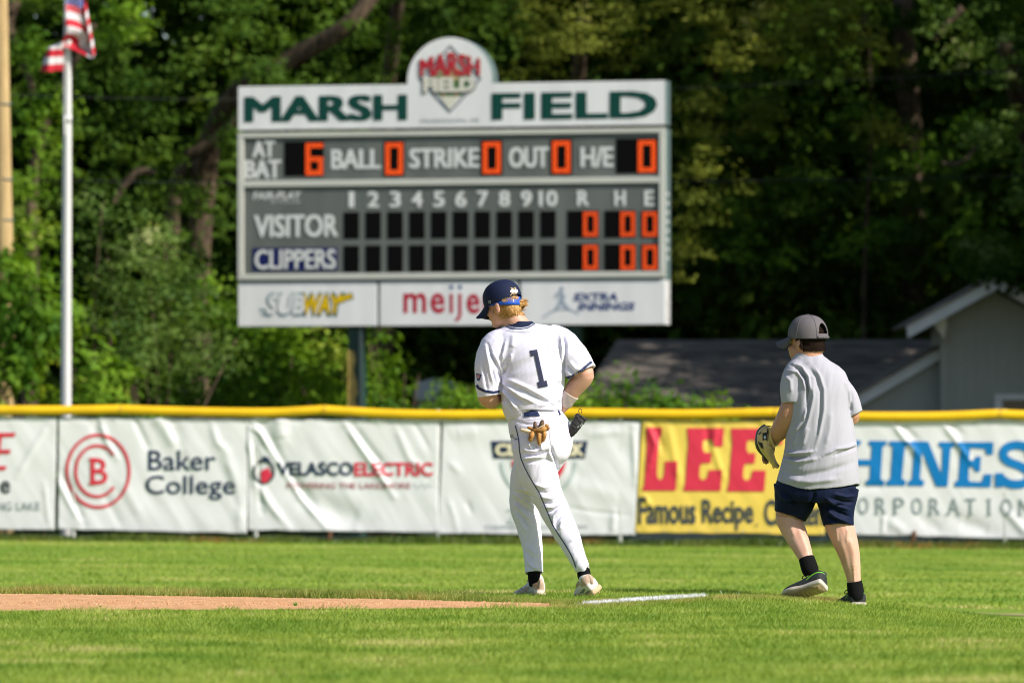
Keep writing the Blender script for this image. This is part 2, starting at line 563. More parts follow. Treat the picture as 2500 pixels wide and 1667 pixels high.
# small crumbs of clay on the dirt
def crumbs():
    V = []; F = []
    for i in range(5200):
        k = RNG.integers(0, len(DX)); x = DX[k] + RNG.uniform(-.02, .02); y = NY[k] + (FY[k] - NY[k]) * RNG.uniform(0.02, .98)
        r = RNG.uniform(.002, .008); o = len(V)
        for dx, dy, dz in ((1, 0, 0), (0, 1, 0), (-1, 0, 0), (0, -1, 0), (0, 0, 1.1)):
            V.append((x + dx * r, y + dy * r, 0.006 + dz * r))
        for a in range(4): F.append((o + a, o + (a + 1) % 4, o + 4))
    return mesh_np('clay_crumbs', V, F, False)
tag(obj('clay_crumbs', crumbs(), M_DIRT), 'loose crumbs of orange clay on the base path', kind='stuff')
M_TAN = mat('worn_turf', (0.36, 0.29, 0.13), 0.95, nscale=5, col2=(0.20, 0.24, 0.06))
def patch(name, cx, cy, rx, ry, m, dz=.006):
    V = [(cx, cy, float(gz(cx, cy)) + dz)]; n = 28
    for i in range(n):
        a = 2 * math.pi * i / n; q = 1 + .2 * math.sin(3 * a + cx) + .1 * math.sin(7 * a)
        x, y = cx + rx * q * math.cos(a), cy + ry * q * math.sin(a); V.append((x, y, float(gz(x, y)) + dz))
    return tag(obj(name, pyd(name, V, [(0, 1 + i, 1 + (i + 1) % n) for i in range(n)], True), m), kind='structure')
patch('worn_patch', 4.1, 42.8, .7, 0.3, M_TAN)

# ---- blades
def blades(X, Y, h, wd, lean, rnd, rng, z=None):
    n = len(X); Z = gz(X, Y) if z is None else z
    a = rng.uniform(0, 2 * np.pi, n)
    dx, dy = np.cos(a) * wd / 2, np.sin(a) * wd / 2 * 0.6
    la = rng.uniform(0, 2 * np.pi, n); lx = np.cos(la) * lean * h + 0.18 * h; ly = np.sin(la) * lean * h
    B0 = np.stack([X - dx, Y - dy, Z - .004], -1); B1 = np.stack([X + dx, Y + dy, Z - .004], -1)
    T = np.stack([X + lx, Y + ly, Z + h], -1)
    V = np.stack([B0, B1, T], 1).reshape(-1, 3)
    F = np.arange(3 * n).reshape(n, 3)
    return mesh_np('blades', V, F, False, rnd)

M_BLADE = leaf_mat('grass_blade', (0.135, 0.25, 0.020), (0.345, 0.425, 0.072), 0.35, (0.58, 0.52, 0.22), nscale=1.3, rough=0.55)
M_BLADE_DRY = leaf_mat('edge_grass', (0.16, 0.23, 0.03), (0.42, 0.42, 0.11), 0.35, (0.50, 0.36, 0.15), nscale=3, rough=0.6)
def near_grass():
    n = 345000
    Y = 17.5 + 16.3 * RNG.random(n) ** 0.8
    hw = Y * 0.0915 + 0.8
    X = RNG.uniform(-1, 1, n) * hw
    ny = np.interp(X, DX, NY, right=99); fy = np.interp(X, DX, FY, right=-99)
    jit = RNG.normal(0, .025, n)
    inside = (Y > ny + jit) & (Y < fy + jit) & (X < 0.27)
    onl = (X > .30) & (X < 1.12) & (np.abs(Y - (29.95 + (X - .36) / .82 * 1.95)) < .32) & (RNG.random(n) < .8)
    inside |= onl
    X, Y = X[~inside], Y[~inside]
    n = len(X)
    tall = vnoise(X, Y, 0.25, 8)
    h = RNG.uniform(.012, .028, n) * (1 + .5 * tall)
    edge = np.exp(-((Y - 32.7) / 0.9) ** 2)
    h = h * (1 + .12 * edge)
    nearedge = np.exp(-((Y - np.interp(X, DX, NY)) / .22) ** 2) * (X < .27)
    h = h * (1 + nearedge * np.clip(3.2 * vnoise(X, Y * .3, .16, 61), -.3, 1.1))
    h = np.where(RNG.random(n) < .0015, h * 1.6, h)
    rnd = np.clip(RNG.normal(.47, .19, n) + .42 * vnoise(X * .30, Y, 0.9, 9) + .28 * vnoise(X, Y * .8, .25, 19) + .25 * vnoise(X, Y, .07, 29) + .14 * edge, 0, 1)
    return blades(X, Y, h, RNG.uniform(.004, .008, n), 0.9, rnd, RNG)
tag(obj('grass', near_grass(), M_BLADE), 'short sunlit infield grass', 'grass', kind='stuff')
def edge_grass():
    n = 26000
    x = RNG.uniform(-4.2, 0.6, n)
    y = np.interp(x, DX, FY) + np.abs(RNG.normal(0, .28, n)) + .01
    h = RNG.uniform(.018, .036, n) * (1 + .7 * vnoise(x, y, .1, 12)) * (1 + .55 * smooth01((-x - .05) / .4))
    rnd = np.clip(RNG.normal(.55, .25, n), 0, 1)
    x2 = RNG.uniform(.2, 1.9, 9000); y2 = RNG.normal(0, .12, 9000) + np.interp(x2, [.2, 1.15, 1.9], [29.9, 31.4, 32.6])
    far_ = np.abs(y2 - (29.95 + (x2 - .36) / .82 * 1.95)) > np.where(x2 < 1.15, .34, 0)
    y2 = np.where(far_, y2, y2 - .5)
    x = np.concatenate([x, x2]); y = np.concatenate([y, y2]); h = np.concatenate([h, RNG.uniform(.02, .034, 9000)]); rnd = np.concatenate([rnd, RNG.uniform(.6, 1, 9000)])
    return blades(x, y, h, RNG.uniform(.004, .008, len(x)), .6, rnd, RNG)
tag(obj('edge_grass', edge_grass(), M_BLADE_DRY), 'ragged yellowing grass along the far edge of the dirt', 'grass', kind='stuff')
def out_grass():
    n = 90000
    Y = 44 + 31.6 * RNG.random(n) ** 1.1
    X = RNG.uniform(-1, 1, n) * (Y * .0915 + 1.6)
    rnd = np.clip(RNG.normal(.5, .10, n) + .75 * vnoise(X * .10, Y, 1.9, 21) + .6 * vnoise(X * .12, Y, .8, 22) + .3 * vnoise(X * .5, Y, .5, 23), 0, 1)
    return blades(X, Y, RNG.uniform(.010, .024, n), RNG.uniform(.015, .03, n), .9, rnd, RNG)
M_BLADE2 = leaf_mat('outfield_blade', (0.125, 0.265, 0.018), (0.35, 0.445, 0.07), 0.35, (0.54, 0.50, 0.18), nscale=.6, rough=0.6)
tag(obj('outfield_grass', out_grass(), M_BLADE2), 'mown outfield grass reaching to the fence', 'grass', kind='stuff')

# chalked foul line: painted blades
M_CHALK = mat('chalk', (0.86, 0.86, 0.88), 0.9, noise=.15, nscale=60)
def chalk():
    n = 9000
    t = RNG.beta(1.0, 1.5, n) * .93
    X = .40 + t * .76 + RNG.normal(0, .016, n); Y = 29.95 + t * 1.95 + RNG.uniform(-.22, .22, n) * (1 - .4 * t)
    keep = RNG.random(n) < (1.0 - .8 * t) * np.clip(.5 + 3.0 * vnoise(X, Y * .4, .06, 77), 0, 1)
    X, Y, t = X[keep], Y[keep], t[keep]
    X = np.append(X, [1.285, 1.29, 1.25, 1.2, 1.22]); Y = np.append(Y, [32.2] * 5)
    h = RNG.uniform(.016, .036, len(X)); h[-5:] = [.05, .035, .03, .035, .03]
    return blades(X, Y, h, RNG.uniform(.006, .012, len(X)), .6, np.zeros(len(X)), RNG)
tag(obj('foul_line', chalk(), M_CHALK), 'broken white chalk line over the grass', kind='structure')
def chalk_base():
    V = []; F = []
    for i in range(14):
        t = .06 + i / 13 * .3; x, y = .36 + t * .82, 29.95 + t * 1.95
        wd = .07 * (1 - .4 * t) * (1 + .3 * math.sin(i * 2.1)); V += [(x - wd, y + .02, .012), (x + wd, y - .02, .012)]
    for i in range(13): F.append((2 * i, 2 * i + 1, 2 * i + 3, 2 * i + 2))
    return mesh_np('chalk_mark', V, F)
tag(obj('chalk_mark', chalk_base(), M_CHALK), kind='structure')
# weedy leaves at the dirt edge
M_WEED = mat('weed_leaf', (0.10, 0.30, 0.03), .5, trans=.3)
for i, (px, py, s) in enumerate([(246, 1486, .03), (722, 1482, .026)]):
    Yw = groundY(py); Xw = (px - 1250) / K * Yw; V = []; F = []
    for k in range(16 if i else 3):
        a = k * 2.4; o = len(V); c, s_ = math.cos(a) * s * (.4 + .04 * k), math.sin(a) * s * .6
        V += [(Xw, Yw, 0), (Xw + c * .5 - s_ * .25, Yw + s_ * .5, s * .7), (Xw + c, Yw + s_, s * (.5 + .06 * k)), (Xw + c * .5 + s_ * .25, Yw + s_ * .5, s * .6)]
        F.append((o, o + 1, o + 2, o + 3))
    tag(obj('weed', pyd('weed', V, F), M_WEED), ['single pale leaf lying at the dirt edge', 'small green weed tuft at the near edge of the dirt'][i], 'weed')

# ================================================================== OUTFIELD FENCE (depth 75 m)
D1 = 75.0
M_CAP = mat('fence_cap', (0.86, 0.52, 0.004), 0.5, spec=0.4, noise=.16, nscale=2.2)
M_POST = mat('galvanised', (0.62, 0.63, 0.62), 0.5, metal=.2, noise=.15)
M_WIRE = mat('chain_wire', (0.10, 0.16, 0.13), 0.6)
fence = thing('outfield_fence', 'long chain link outfield fence with yellow tube cap behind the players', 'fence', (0, D1, float(gz(0, D1))))
nodes = [(-420, 1003), (-240, 1000), (0, 1000.5), (160, 1001), (293, 999), (450, 1004), (640, 1007), (740, 1003), (790, 1000), (850, 1004), (1000, 1011), (1200, 1012), (1330, 1006), (1500, 1008.5),
         (1700, 1010.5), (1890, 1006), (1990, 1010), (2105, 1016), (2290, 1016), (2440, 1010), (2500, 1013), (2700, 1016), (2900, 1010), (3200, 1014), (3450, 1010), (3800, 1014)]
nodes = [(-1500, 1003), (-1200, 998), (-900, 1002), (-700, 998)] + nodes
for a, b_ in ((0, 2), (2, 4), (4, 8), (8, 12), (12, 16), (16, 19), (19, 23), (23, 26), (26, 29)):
    seg = [(x, y, -3, 11.5) for x, y in nodes[a:b_ + 1]]
    seg[0] = (seg[0][0] + 1.5, *seg[0][1:]); seg[-1] = (seg[-1][0] - 1.5, *seg[-1][1:])
    V, F = tube(seg, k=6, n=16)
    me = pyd('cap_tube', V, F)
    place('cap_tube', me, D1, M_CAP, fence)
    # darker saddle clips at the joints
    V, F = tube([(seg[0][0] - 4, seg[0][1] + 1, -3, 12.2), (seg[0][0] + 4, seg[0][1] + .5, -3, 12.2)], k=2, n=16)
    place('cap_clip', pyd('cap_clip', V, F), D1, mat('clip_yellow', (0.62, .38, .01), .5), fence)
for x in (-1500, -1155, -710, -265, 180, 626, 1070, 1515, 1960, 2455, 2900, 3345, 3790):
    yb = 1316 + 22 * x / 2500 + 3
    V, F = tube([(x, 1004, 6, 6), (x - 1, 1150, 6, 6), (x - 2, yb, 6, 6.2)], k=2, n=12)
    place('fence_post', pyd('fence_post', V, F), D1, M_POST, fence)
def chainlink():
    V = []; F = []
    Zt, Zb = 1012, 1326
    H = Zb - Zt; r = .55
    for s in (1, -1):
        for x in np.arange(-1500 - H, 3790 + H, 10.0):
            x0, x1 = (x, x + s * H)
            if min(x0, x1) < -1500 or max(x0, x1) > 3790: continue
            o = len(V)
            for (xx, yy) in ((x0, Zt), (x1, Zb)):
                V += [(xx - r, 8, -yy), (xx + r, 8, -yy), (xx, 8 + s * r * 1.5, -yy)]
            F += [(o, o + 1, o + 4, o + 3), (o + 1, o + 2, o + 5, o + 4), (o + 2, o, o + 3, o + 5)]
    return W(np.array(V, float), D1), F
V, F = chainlink()
tag(obj('chain_link', mesh_np('chain_link', V, F, False), M_WIRE, fence), kind='stuff')

# ---- banners
def vinyl(name, col):
    return mat(name, col, 0.42, spec=0.45, noise=.05, nscale=1.5, bump=.12, bscale=9)
M_VW = vinyl('banner_white', (0.69, 0.70, 0.73)); M_VY = vinyl('banner_yellow', (0.78, 0.57, 0.10))
INK = {}
def ink(name, col, rough=.5):
    if name not in INK: INK[name] = mat('ink_' + name, col, rough, spec=.3)
    return INK[name]
RED = ink('red', (0.58, 0.03, 0.055)); NAVY = ink('navy', (0.015, 0.03, 0.075)); BLUE = ink('blue', (0.0, 0.17, 0.47)); GREY = ink('grey', (0.22, 0.27, 0.30))
LRED = ink('light_red', (0.62, 0.032, 0.07)); CHAR = ink('charcoal', (0.05, 0.06, 0.07)); CREAM = ink('cream', (0.72, 0.66, 0.48)); PALE = ink('pale_grey', (0.46, 0.52, 0.53))

class Banner:
    def __init__(s, label, x0, x1, yt0, yt1, yb0, yb1, folds, material, seed, amp=2.0, slant=0):
        s.b = (x0, x1, yt0, yt1, yb0, yb1); s.folds = folds; s.seed = seed; s.amp = amp; s.sl = slant
        c = PV((x0 + x1) / 2, 1290, D1)
        s.root = thing('banner', label, 'banner', c, 'sponsor banners hung along the outfield fence')
        nx = int((x1 - x0) / 3.2); ny = 84
        U, T = np.meshgrid(np.linspace(0, 1, nx), np.linspace(0, 1, ny))
        yt = yt0 + (yt1 - yt0) * U; yb = yb0 + (yb1 - yb0) * U
        yt = yt + 1.6 * np.sin(U * (x1 - x0) / 23 + seed) ** 2 + 1.5 * vnoise(U * (x1 - x0), U * 0, 14, seed + 3)
        yb = yb + 3.0 * vnoise(U * (x1 - x0), U * 0, 40, seed + 1)
        Y = yt + (yb - yt) * T
        X = x0 + slant * T + (x1 - x0) * U + 2.0 * (T - .5) * np.sin(T * 7 + seed) * (np.abs(U - .5) * 2) ** 8
        D = s.disp(X, Y)
        V = np.stack([X, D, -Y], -1).reshape(-1, 3)
        i = np.arange((ny - 1) * nx).reshape(ny - 1, nx)[:, :-1].ravel()
        F = np.stack([i, i + nx, i + nx + 1, i + 1], -1)
        me = mesh_np('cloth', W(V, D1), F)
        s.cloth = obj('cloth', me, material, s.root)
        g = s.cloth.modifiers.new('thickness', 'SOLIDIFY'); g.thickness = .003; g.offset = -1
        # hem grommets
        k = 0
        n = max(3, int((x1 - x0) / 60))
        for q in range(n + 1):
            for (ya, yb_) in ((yt0 + 6, yt1 + 6), (yb0 - 6, yb1 - 6)):
                u = (q + .12) / (n + .24); gx = x0 + (x1 - x0) * u + (slant if ya > 1200 else 0); gy = ya + (yb_ - ya) * u
                dd = float(s.disp(np.array([gx]), np.array([gy]))[0]) - 1.2
                pts = [(gx + 1.8 * math.cos(a), dd, -(gy + 1.8 * math.sin(a))) for a in np.linspace(0, 6.283, 9)[:-1]]
                obj('grommet', pyd('grommet', W(np.array(pts), D1), [list(range(8))]), M_POST, s.root)
    def disp(s, X, Y):
        x0, x1, yt0, yt1, yb0, yb1 = s.b
        D = np.zeros(np.shape(X))
        a = math.radians(58)
        u = X * math.cos(a) + Y * math.sin(a); v = -X * math.sin(a) + Y * math.cos(a)
        D += s.amp * .9 * vnoise(v / 26, u / 130, 1, s.seed) + s.amp * .25 * vnoise(v / 11, u / 70, 1, s.seed + 5)
        D += s.amp * 1.2 * vnoise(X / 60, Y / 60, 1, s.seed + 9)
        for pts, wd, h in s.folds:
            d, t = seg_field(X, Y, pts)
            D += -.62 * h * np.exp(-(d / wd) ** 2) * np.clip(np.sin(np.pi * np.clip(t, .08, .92)) * 2, 0, 1)
        D += -2 * np.exp(-((Y - yt0 - 4) / 6) ** 2) * vnoise(X, Y, 18, s.seed + 2) * 2
        return D
    def print(s, name, V2, F2, material, lift=2.0, maxlen=5.0, parent=None):
        V2, F2 = cut_long(V2, F2, maxlen)
        D = s.disp(V2[:, 0], V2[:, 1]) - lift
        V = np.stack([V2[:, 0], D, -V2[:, 1]], -1)
        return obj(name, pyd(name, W(V, D1), F2, True), material, parent or s.root)
    def text(s, t, x0, y0, x1, y1, material, lift=2.0, **k):
        V, F = box_text(t, x0, y0, x1, y1, **k)
        return s.print('lettering', V, F, material, lift)

b1 = Banner('white banner with a red letter E and lake lettering, leftmost on the fence', -260, 139, 1016, 1018, 1290, 1293,
            [([(122, 1030), (80, 1095), (41, 1163)], 7, 3.5), ([(-100, 1030), (-60, 1290)], 9, 4), ([(108, 1180), (120, 1285)], 6, 3)], M_VW, 1, 1.6, -7)
V, F = poly2d([(-5, 1056), (39, 1056), (35, 1066), (5, 1066), (1, 1097), (27, 1097), (24, 1107), (-2, 1107), (-8, 1137), (17, 1137), (13, 1147), (-26, 1147)])
b1.print('lettering', V, F, RED)
b1.text('e', 1, 1173, 25, 1204, CHAR, bold=.02)
b1.text('SPRING LAKE', -55, 1225, 98, 1245, GREY)
b2 = Banner('white banner with a red double ring and navy college lettering', 142, 603, 1018, 1021, 1292, 1302,
            [([(245, 1029), (262, 1080), (287, 1120)], 7, 6), ([(240, 1022), (228, 1060)], 8, -3), ([(372, 1008), (400, 1040), (432, 1095)], 14, 8), ([(325, 1018), (345, 1060), (365, 1100)], 8, -5),
             ([(517, 1035), (530, 1080), (552, 1100)], 9, 5), ([(138, 1167), (165, 1220), (195, 1272)], 8, 6), ([(150, 1150), (205, 1280)], 9, -5), ([(300, 1180), (345, 1260)], 12, 4),
             ([(250, 1200), (300, 1290)], 10, -3), ([(420, 1030), (455, 1150)], 14, -4), ([(552, 1110), (590, 1230), (585, 1290)], 12, 5)], M_VW, 4, 2.2)
b2.print('ring', *stroke2d(arc(239.5, 1149.5, 76, 88, 0, 350, 56), 7.2, True), RED)
b2.print('ring', *stroke2d(arc(237, 1149.5, 52, 62, 38, 322, 44), 7.2), RED)
b2.text('B', 221, 1118, 263, 1182, RED, bold=.01)
b2.print('serif', *merge2d(poly2d([(218, 1117), (236, 1117), (236, 1124), (218, 1124)]), poly2d([(218, 1176), (236, 1176), (236, 1183), (218, 1183)])), RED, 2.5)
b2.text('Baker', 362, 1099, 527, 1148, NAVY, bold=.007)
b2.text('College', 355, 1160, 575, 1220, NAVY, bold=.007)
b3 = Banner('creased white banner with an electric company name in navy and red', 604, 1069, 1021, 1024, 1294, 1299,
            [([(618, 1029), (650, 1080), (683, 1132), (735, 1215), (795, 1287)], 8, 9), ([(600, 1050), (625, 1180), (665, 1240), (705, 1288)], 9, 7), ([(640, 1035), (690, 1140), (760, 1230)], 12, -7),
             ([(678, 1014), (690, 1075)], 18, 9), ([(842, 1034), (880, 1090), (917, 1142), (962, 1212)], 8, 8), ([(862, 1040), (905, 1100), (940, 1140)], 10, -6), ([(720, 1200), (800, 1240), (890, 1275)], 30, -10),
             ([(620, 1080), (640, 1250)], 7, -6), ([(900, 1014), (935, 1030)], 8, 6), ([(965, 1040), (1000, 1120), (1040, 1150)], 9, 4), ([(1010, 1030), (1050, 1100)], 7, -3), ([(605, 1040), (640, 1060), (655, 1090)], 6, 5)],
            M_VW, 8, 2.0)
b3.print('emblem', *stroke2d(arc(644, 1151, 24, 27, 0, 345, 30), 7, True), CHAR)
b3.print('emblem', *poly2d([(636, 1150), (655, 1140), (664, 1160), (650, 1178), (638, 1176)]), LRED, 2.5)
b3.print('emblem', *poly2d([(640, 1112), (655, 1116), (662, 1128), (642, 1128)]), NAVY, 2.7)
b3.text('VELASCO', 676, 1127, 862, 1161, NAVY, bold=.03)
b3.text('ELECTRIC', 865, 1128, 1057, 1162, LRED, bold=.03)
b3.text('POWERING THE LAKESHORE', 700, 1178, 1002, 1192, ink('dull_red', (.40, .13, .16)), bold=.01)
b3.print('zigzag', *stroke2d([(1004, 1188), (1012, 1180), (1020, 1192), (1030, 1180), (1038, 1192), (1046, 1180), (1055, 1190)], 2), GREY)
b4 = Banner('white banner with a navy name block over a red disc, behind the ball player', 1082, 1563, 1024, 1026, 1302, 1307,
            [([(1385, 1238), (1450, 1250), (1533, 1257)], 5, -2.5), ([(1100, 1130), (1120, 1150)], 8, 3), ([(1140, 1225), (1150, 1250)], 6, -3), ([(1095, 1215), (1120, 1300)], 8, 3),
             ([(1545, 1040), (1552, 1180)], 7, 5), ([(1440, 1060), (1520, 1052)], 10, 4), ([(1110, 1060), (1170, 1050)], 16, 4), ([(1400, 1180), (1520, 1215)], 20, 4), ([(1500, 1250), (1495, 1300)], 8, 5)],
            M_VW, 13, 1.9, -14)
b4.print('name_block', *poly2d([(1198, 1076), (1435, 1076), (1428, 1119), (1204, 1119)]), NAVY, 1.3)
b4.text('CL', 1209, 1082, 1262, 1113, CREAM, 2.8, bold=.05)
b4.text('CK', 1372, 1082, 1427, 1113, CREAM, 2.8, bold=.05)
b4.print('ring', *stroke2d(arc(1315, 1124, 90, 90, -178, -2, 44), 8), PALE)
b4.print('disc', *poly2d(arc(1315, 1122, 66, 66, -178, -2, 36)), RED)
b4.text('231', 1238, 1240, 1300, 1276, PALE)
b4.text('CLEANING SERVICES .COM', 1184, 1281, 1433, 1290, GREY)
b5 = Banner('yellow banner with big red chicken restaurant lettering', 1567, 2030, 1024, 1026, 1300, 1305,
            [([(1580, 1035), (1600, 1085), (1585, 1140)], 7, 6), ([(1600, 1040), (1618, 1100)], 8, -6), ([(1630, 1030), (1645, 1110), (1660, 1180)], 10, 5), ([(1725, 1040), (1730, 1090)], 8, -5),
             ([(1750, 1035), (1740, 1090), (1765, 1160)], 8, 5), ([(1850, 1026), (1890, 1044)], 6, 5), ([(1572, 1210), (1588, 1235)], 8, 6)], M_VY, 17, 2.0, -17)
Z = lambda pts: poly2d([(1500 + x / 3.564, 960 + y / 3.564) for x, y in pts])
b5.print('lettering', *Z([(278, 295), (418, 295), (408, 370), (392, 385), (375, 590), (370, 700), (380, 738), (400, 752), (422, 738), (434, 700), (440, 590), (550, 590), (535, 845), (242, 845), (262, 790), (285, 440), (276, 380)]), LRED)
E_ = [(632, 300), (955, 300), (942, 462), (872, 462), (860, 420), (835, 400), (795, 400), (772, 420), (768, 480), (785, 515), (848, 515), (840, 605), (760, 607), (745, 640), (738, 715), (750, 745), (772, 753), (798, 740), (812, 715), (822, 665), (938, 665), (925, 848), (600, 848), (618, 775), (630, 600), (645, 430)]
b5.print('lettering', *Z(E_), LRED)
b5.print('lettering', *Z([(x + 380 + (850 - y) * .004, y + 4) for x, y in E_]), LRED)
b5.print('apostrophe', *poly2d([(1893, 1048), (1916, 1048), (1909, 1085), (1898, 1085)]), LRED)
b5.print('lettering', *stroke2d(catmull([(1990, 1078), (1978, 1064), (1958, 1062), (1942, 1076), (1945, 1098), (1964, 1120), (1982, 1142), (1984, 1168), (1966, 1184), (1946, 1182), (1934, 1168)], 4), 26), LRED)
b5.text('Famous', 1559, 1213, 1699, 1279, CHAR, bold=.025)
b5.text('Recipe', 1714, 1218, 1840, 1294, CHAR, bold=.025)
b5.text('.', 1845, 1278, 1850, 1284, CHAR)
b5.text('Chicken', 1866, 1218, 2012, 1283, CHAR, bold=.025)
b6 = Banner('white banner with large blue slab lettering and grey corporation line', 2034, 2640, 1026, 1024, 1304, 1318,
            [([(2180, 1034), (2212, 1075), (2250, 1120)], 7, 6), ([(2195, 1030), (2240, 1075)], 8, -4), ([(2302, 1034), (2330, 1070), (2370, 1128)], 7, 6), ([(2315, 1030), (2350, 1060)], 8, -4), ([(2450, 1240), (2500, 1295), (2560, 1310)], 10, 6),
             ([(2157, 1255), (2155, 1303)], 5, 5), ([(2250, 1262), (2300, 1300)], 16, -5), ([(2170, 1270), (2210, 1300)], 12, 5), ([(2340, 1270), (2420, 1300)], 18, -6), ([(2100, 1190), (2160, 1185)], 10, -4)], M_VW, 23, 1.8)
def slab(polys):
    return merge2d(*[poly2d([(2080 + x / 5.407, 1040 + y / 5.407) for x, y in p]) for p in polys])
Hh = [(-140, 190), (125, 190), (110, 245), (60, 262), (52, 440), (252, 440), (262, 262), (220, 245), (228, 190), (465, 195), (455, 250), (405, 270), (382, 700), (430, 715), (425, 785), (180, 780), (190, 715), (235, 700), (245, 520), (45, 520), (35, 690), (95, 712), (88, 782), (-190, 780), (-180, 715), (-120, 700), (-95, 260), (-145, 245)]
Ii = [(498, 195), (765, 200), (755, 258), (700, 275), (660, 690), (712, 715), (705, 785), (455, 782), (462, 715), (510, 700), (540, 270), (492, 250)]
Nn = [(778, 198), (1010, 202), (1185, 640), (1195, 290), (1145, 262), (1152, 205), (1370, 212), (1362, 265), (1305, 285), (1265, 795), (1110, 795), (925, 330), (900, 690), (955, 722), (948, 788), (740, 785), (745, 722), (795, 700), (820, 290), (772, 262)]
Ee = [(1395, 210), (1868, 210), (1862, 375), (1775, 375), (1760, 300), (1560, 285), (1550, 440), (1600, 460), (1635, 400), (1705, 402), (1692, 600), (1632, 600), (1595, 535), (1545, 545), (1540, 700), (1560, 730), (1715, 735), (1745, 632), (1850, 632), (1832, 805), (1355, 798), (1362, 730), (1408, 710), (1435, 290), (1385, 262)]
for q in (Hh, Ii, Nn, Ee):
    b6.print('lettering', *slab([q]), BLUE)
b6.print('lettering', *stroke2d(catmull([(2516, 1112), (2509, 1094), (2484, 1086), (2457, 1093), (2450, 1111), (2462, 1126), (2490, 1137), (2511, 1151), (2513, 1168), (2494, 1181), (2464, 1180), (2443, 1166)], 4), 21), BLUE)
for q in ([(1890, 620), (2000, 615), (2005, 800), (1892, 805)], [(2290, 212), (2400, 214), (2398, 400), (2300, 390)]):
    b6.print('lettering', *slab([q]), BLUE, 2.5)
cx = 2052
for i, ch in enumerate('CORPORATION'):
    x = 2051 + 43.7 * i + (0 if ch != 'I' else 8); wd = {'I': 5, 'A': 30, 'N': 30}.get(ch, 26); dy = .45 * i
    if ch == 'I': x += 4
    b6.text(ch, x, 1213 + dy, x + wd, 1254 + dy, GREY)
    if ch in 'RPTIAN':
        foot = {'R': [(3, 1)], 'P': [(3, 1)], 'T': [(13, 1)], 'I': [(2.5, 1), (2.5, 0)], 'A': [(1, 1), (29, 1)], 'N': [(2, 1), (28, 0)]}[ch]
        b6.print('serif', *merge2d(*[poly2d([(x + c - 6, 1213 + dy + (38 if lo else 0)), (x + c + 6, 1213 + dy + (38 if lo else 0)), (x + c + 6, 1216 + dy + (38 if lo else 0)), (x + c - 6, 1216 + dy + (38 if lo else 0))]) for c, lo in foot]), GREY, 2.7)

# weeds under the fence
M_W1 = leaf_mat('fence_weed', (0.05, 0.10, 0.012), (0.15, 0.19, 0.03), .3, (0.33, 0.17, 0.06), nscale=.9)
def weeds():
    n = 42000
    X = RNG.uniform(-9, 9.5, n); Y = RNG.normal(75.15, .35, n)
    h = RNG.uniform(.03, .11, n) * (1 + 1.3 * np.clip(vnoise(X, Y, .7, 31), -.4, .5)); h = np.where(Y < 74.6, h * .5, h)
    rnd = np.clip(RNG.normal(.35, .25, n) + 1.1 * vnoise(X, Y * .2, 1.1, 33), 0, 1)
    m = blades(X, Y, h, RNG.uniform(.015, .03, n), .5, rnd, RNG)
    return m
tag(obj('weeds', weeds(), M_W1), 'unmown weeds and dry stalks along the foot of the fence', 'weeds', kind='stuff')
M_STK = mat('rusty_stake', (0.13, 0.06, 0.03), .8, noise=.4)
for i, (x, yb, lab) in enumerate([(2232, 1336, 'rusty brown stake under the white and blue banner'), (806, 1322, 'brown stake under the creased electric banner')]):
    V, F = tube([(x, 1300, -10, 6), (x - 3, 1312, -10, 6), (x - 6, yb, -10, 4)], k=2, n=8)
    tag(place('stake', pyd('stake', V, F), D1, M_STK), lab, 'stake')

# ================================================================== SCOREBOARD (90 m, turned 13 degrees)
SA = math.radians(13.0); SY0 = 90.0; SX0 = (582 - 1250) / K * SY0
def sb_s(px):
    q = (np.asarray(px, float) - 1250) / K / (math.cos(PITCH))
    q = (np.asarray(px, float) - 1250) / K
    return (q * SY0 - SX0) / (math.cos(SA) + q * math.sin(SA))
def sb(px, yn, off=0.0):
    s = sb_s(px)
    X = SX0 + s * math.cos(SA) - off * math.sin(SA)
    Y = SY0 - s * math.sin(SA) - off * math.cos(SA)
    Zz = P(1250.0, np.asarray(yn, float), SY0)[..., 2]
    return np.stack(np.broadcast_arrays(X, Y, Zz), -1)
def nom(px, py):
    return 1090 - (1090 - py) * (SY0 - sb_s(px) * math.sin(SA)) / SY0
board = thing('scoreboard', 'green and white baseball scoreboard with orange digits on steel posts', 'scoreboard', sb(1105, 1300, 0).tolist())
def sbox(name, x0, x1, y0, y1, o0, o1, m, parent=None, image=False):
    if image:
        xm = (x0 + x1) / 2; y0, y1 = nom(xm, y0), nom(xm, y1)
    V = [sb(x, y, o) for o in (o0, o1) for x, y in ((x0, y1), (x1, y1), (x1, y0), (x0, y0))]
    F = [(0, 1, 2, 3), (7, 6, 5, 4), (0, 4, 5, 1), (1, 5, 6, 2), (2, 6, 7, 3), (3, 7, 4, 0)]
    me = pyd(name, V, F)
    b = bmesh.new(); b.from_mesh(me); bmesh.ops.recalc_face_normals(b, faces=b.faces[:])
    if abs(o1 - o0) > .02: bmesh.ops.bevel(b, geom=b.edges[:], offset=.006, segments=1, affect='EDGES')
    b.to_mesh(me); b.free()
    return obj(name, me, m, parent or board)
def sprint(name, V2, F2, m, off, parent=None, image=True):
    V2 = np.asarray(V2, float)
    xm = V2[:, 0].mean()
    yy = nom(xm, V2[:, 1]) if image else V2[:, 1]
    V = sb(V2[:, 0], yy, off)
    return obj(name, pyd(name, V, F2), m, parent or board)
def stext(t, x0, y0, x1, y1, m, off, parent=None, **k):
    V, F = box_text(t, x0, y0, x1, y1, **k)
    o = np.asarray(off) + (np.arange(len(V)) // max(1, len(V) // 5)) * .0009 if k.get('fat') else off
    return sprint('lettering', V, F, m, o, parent)
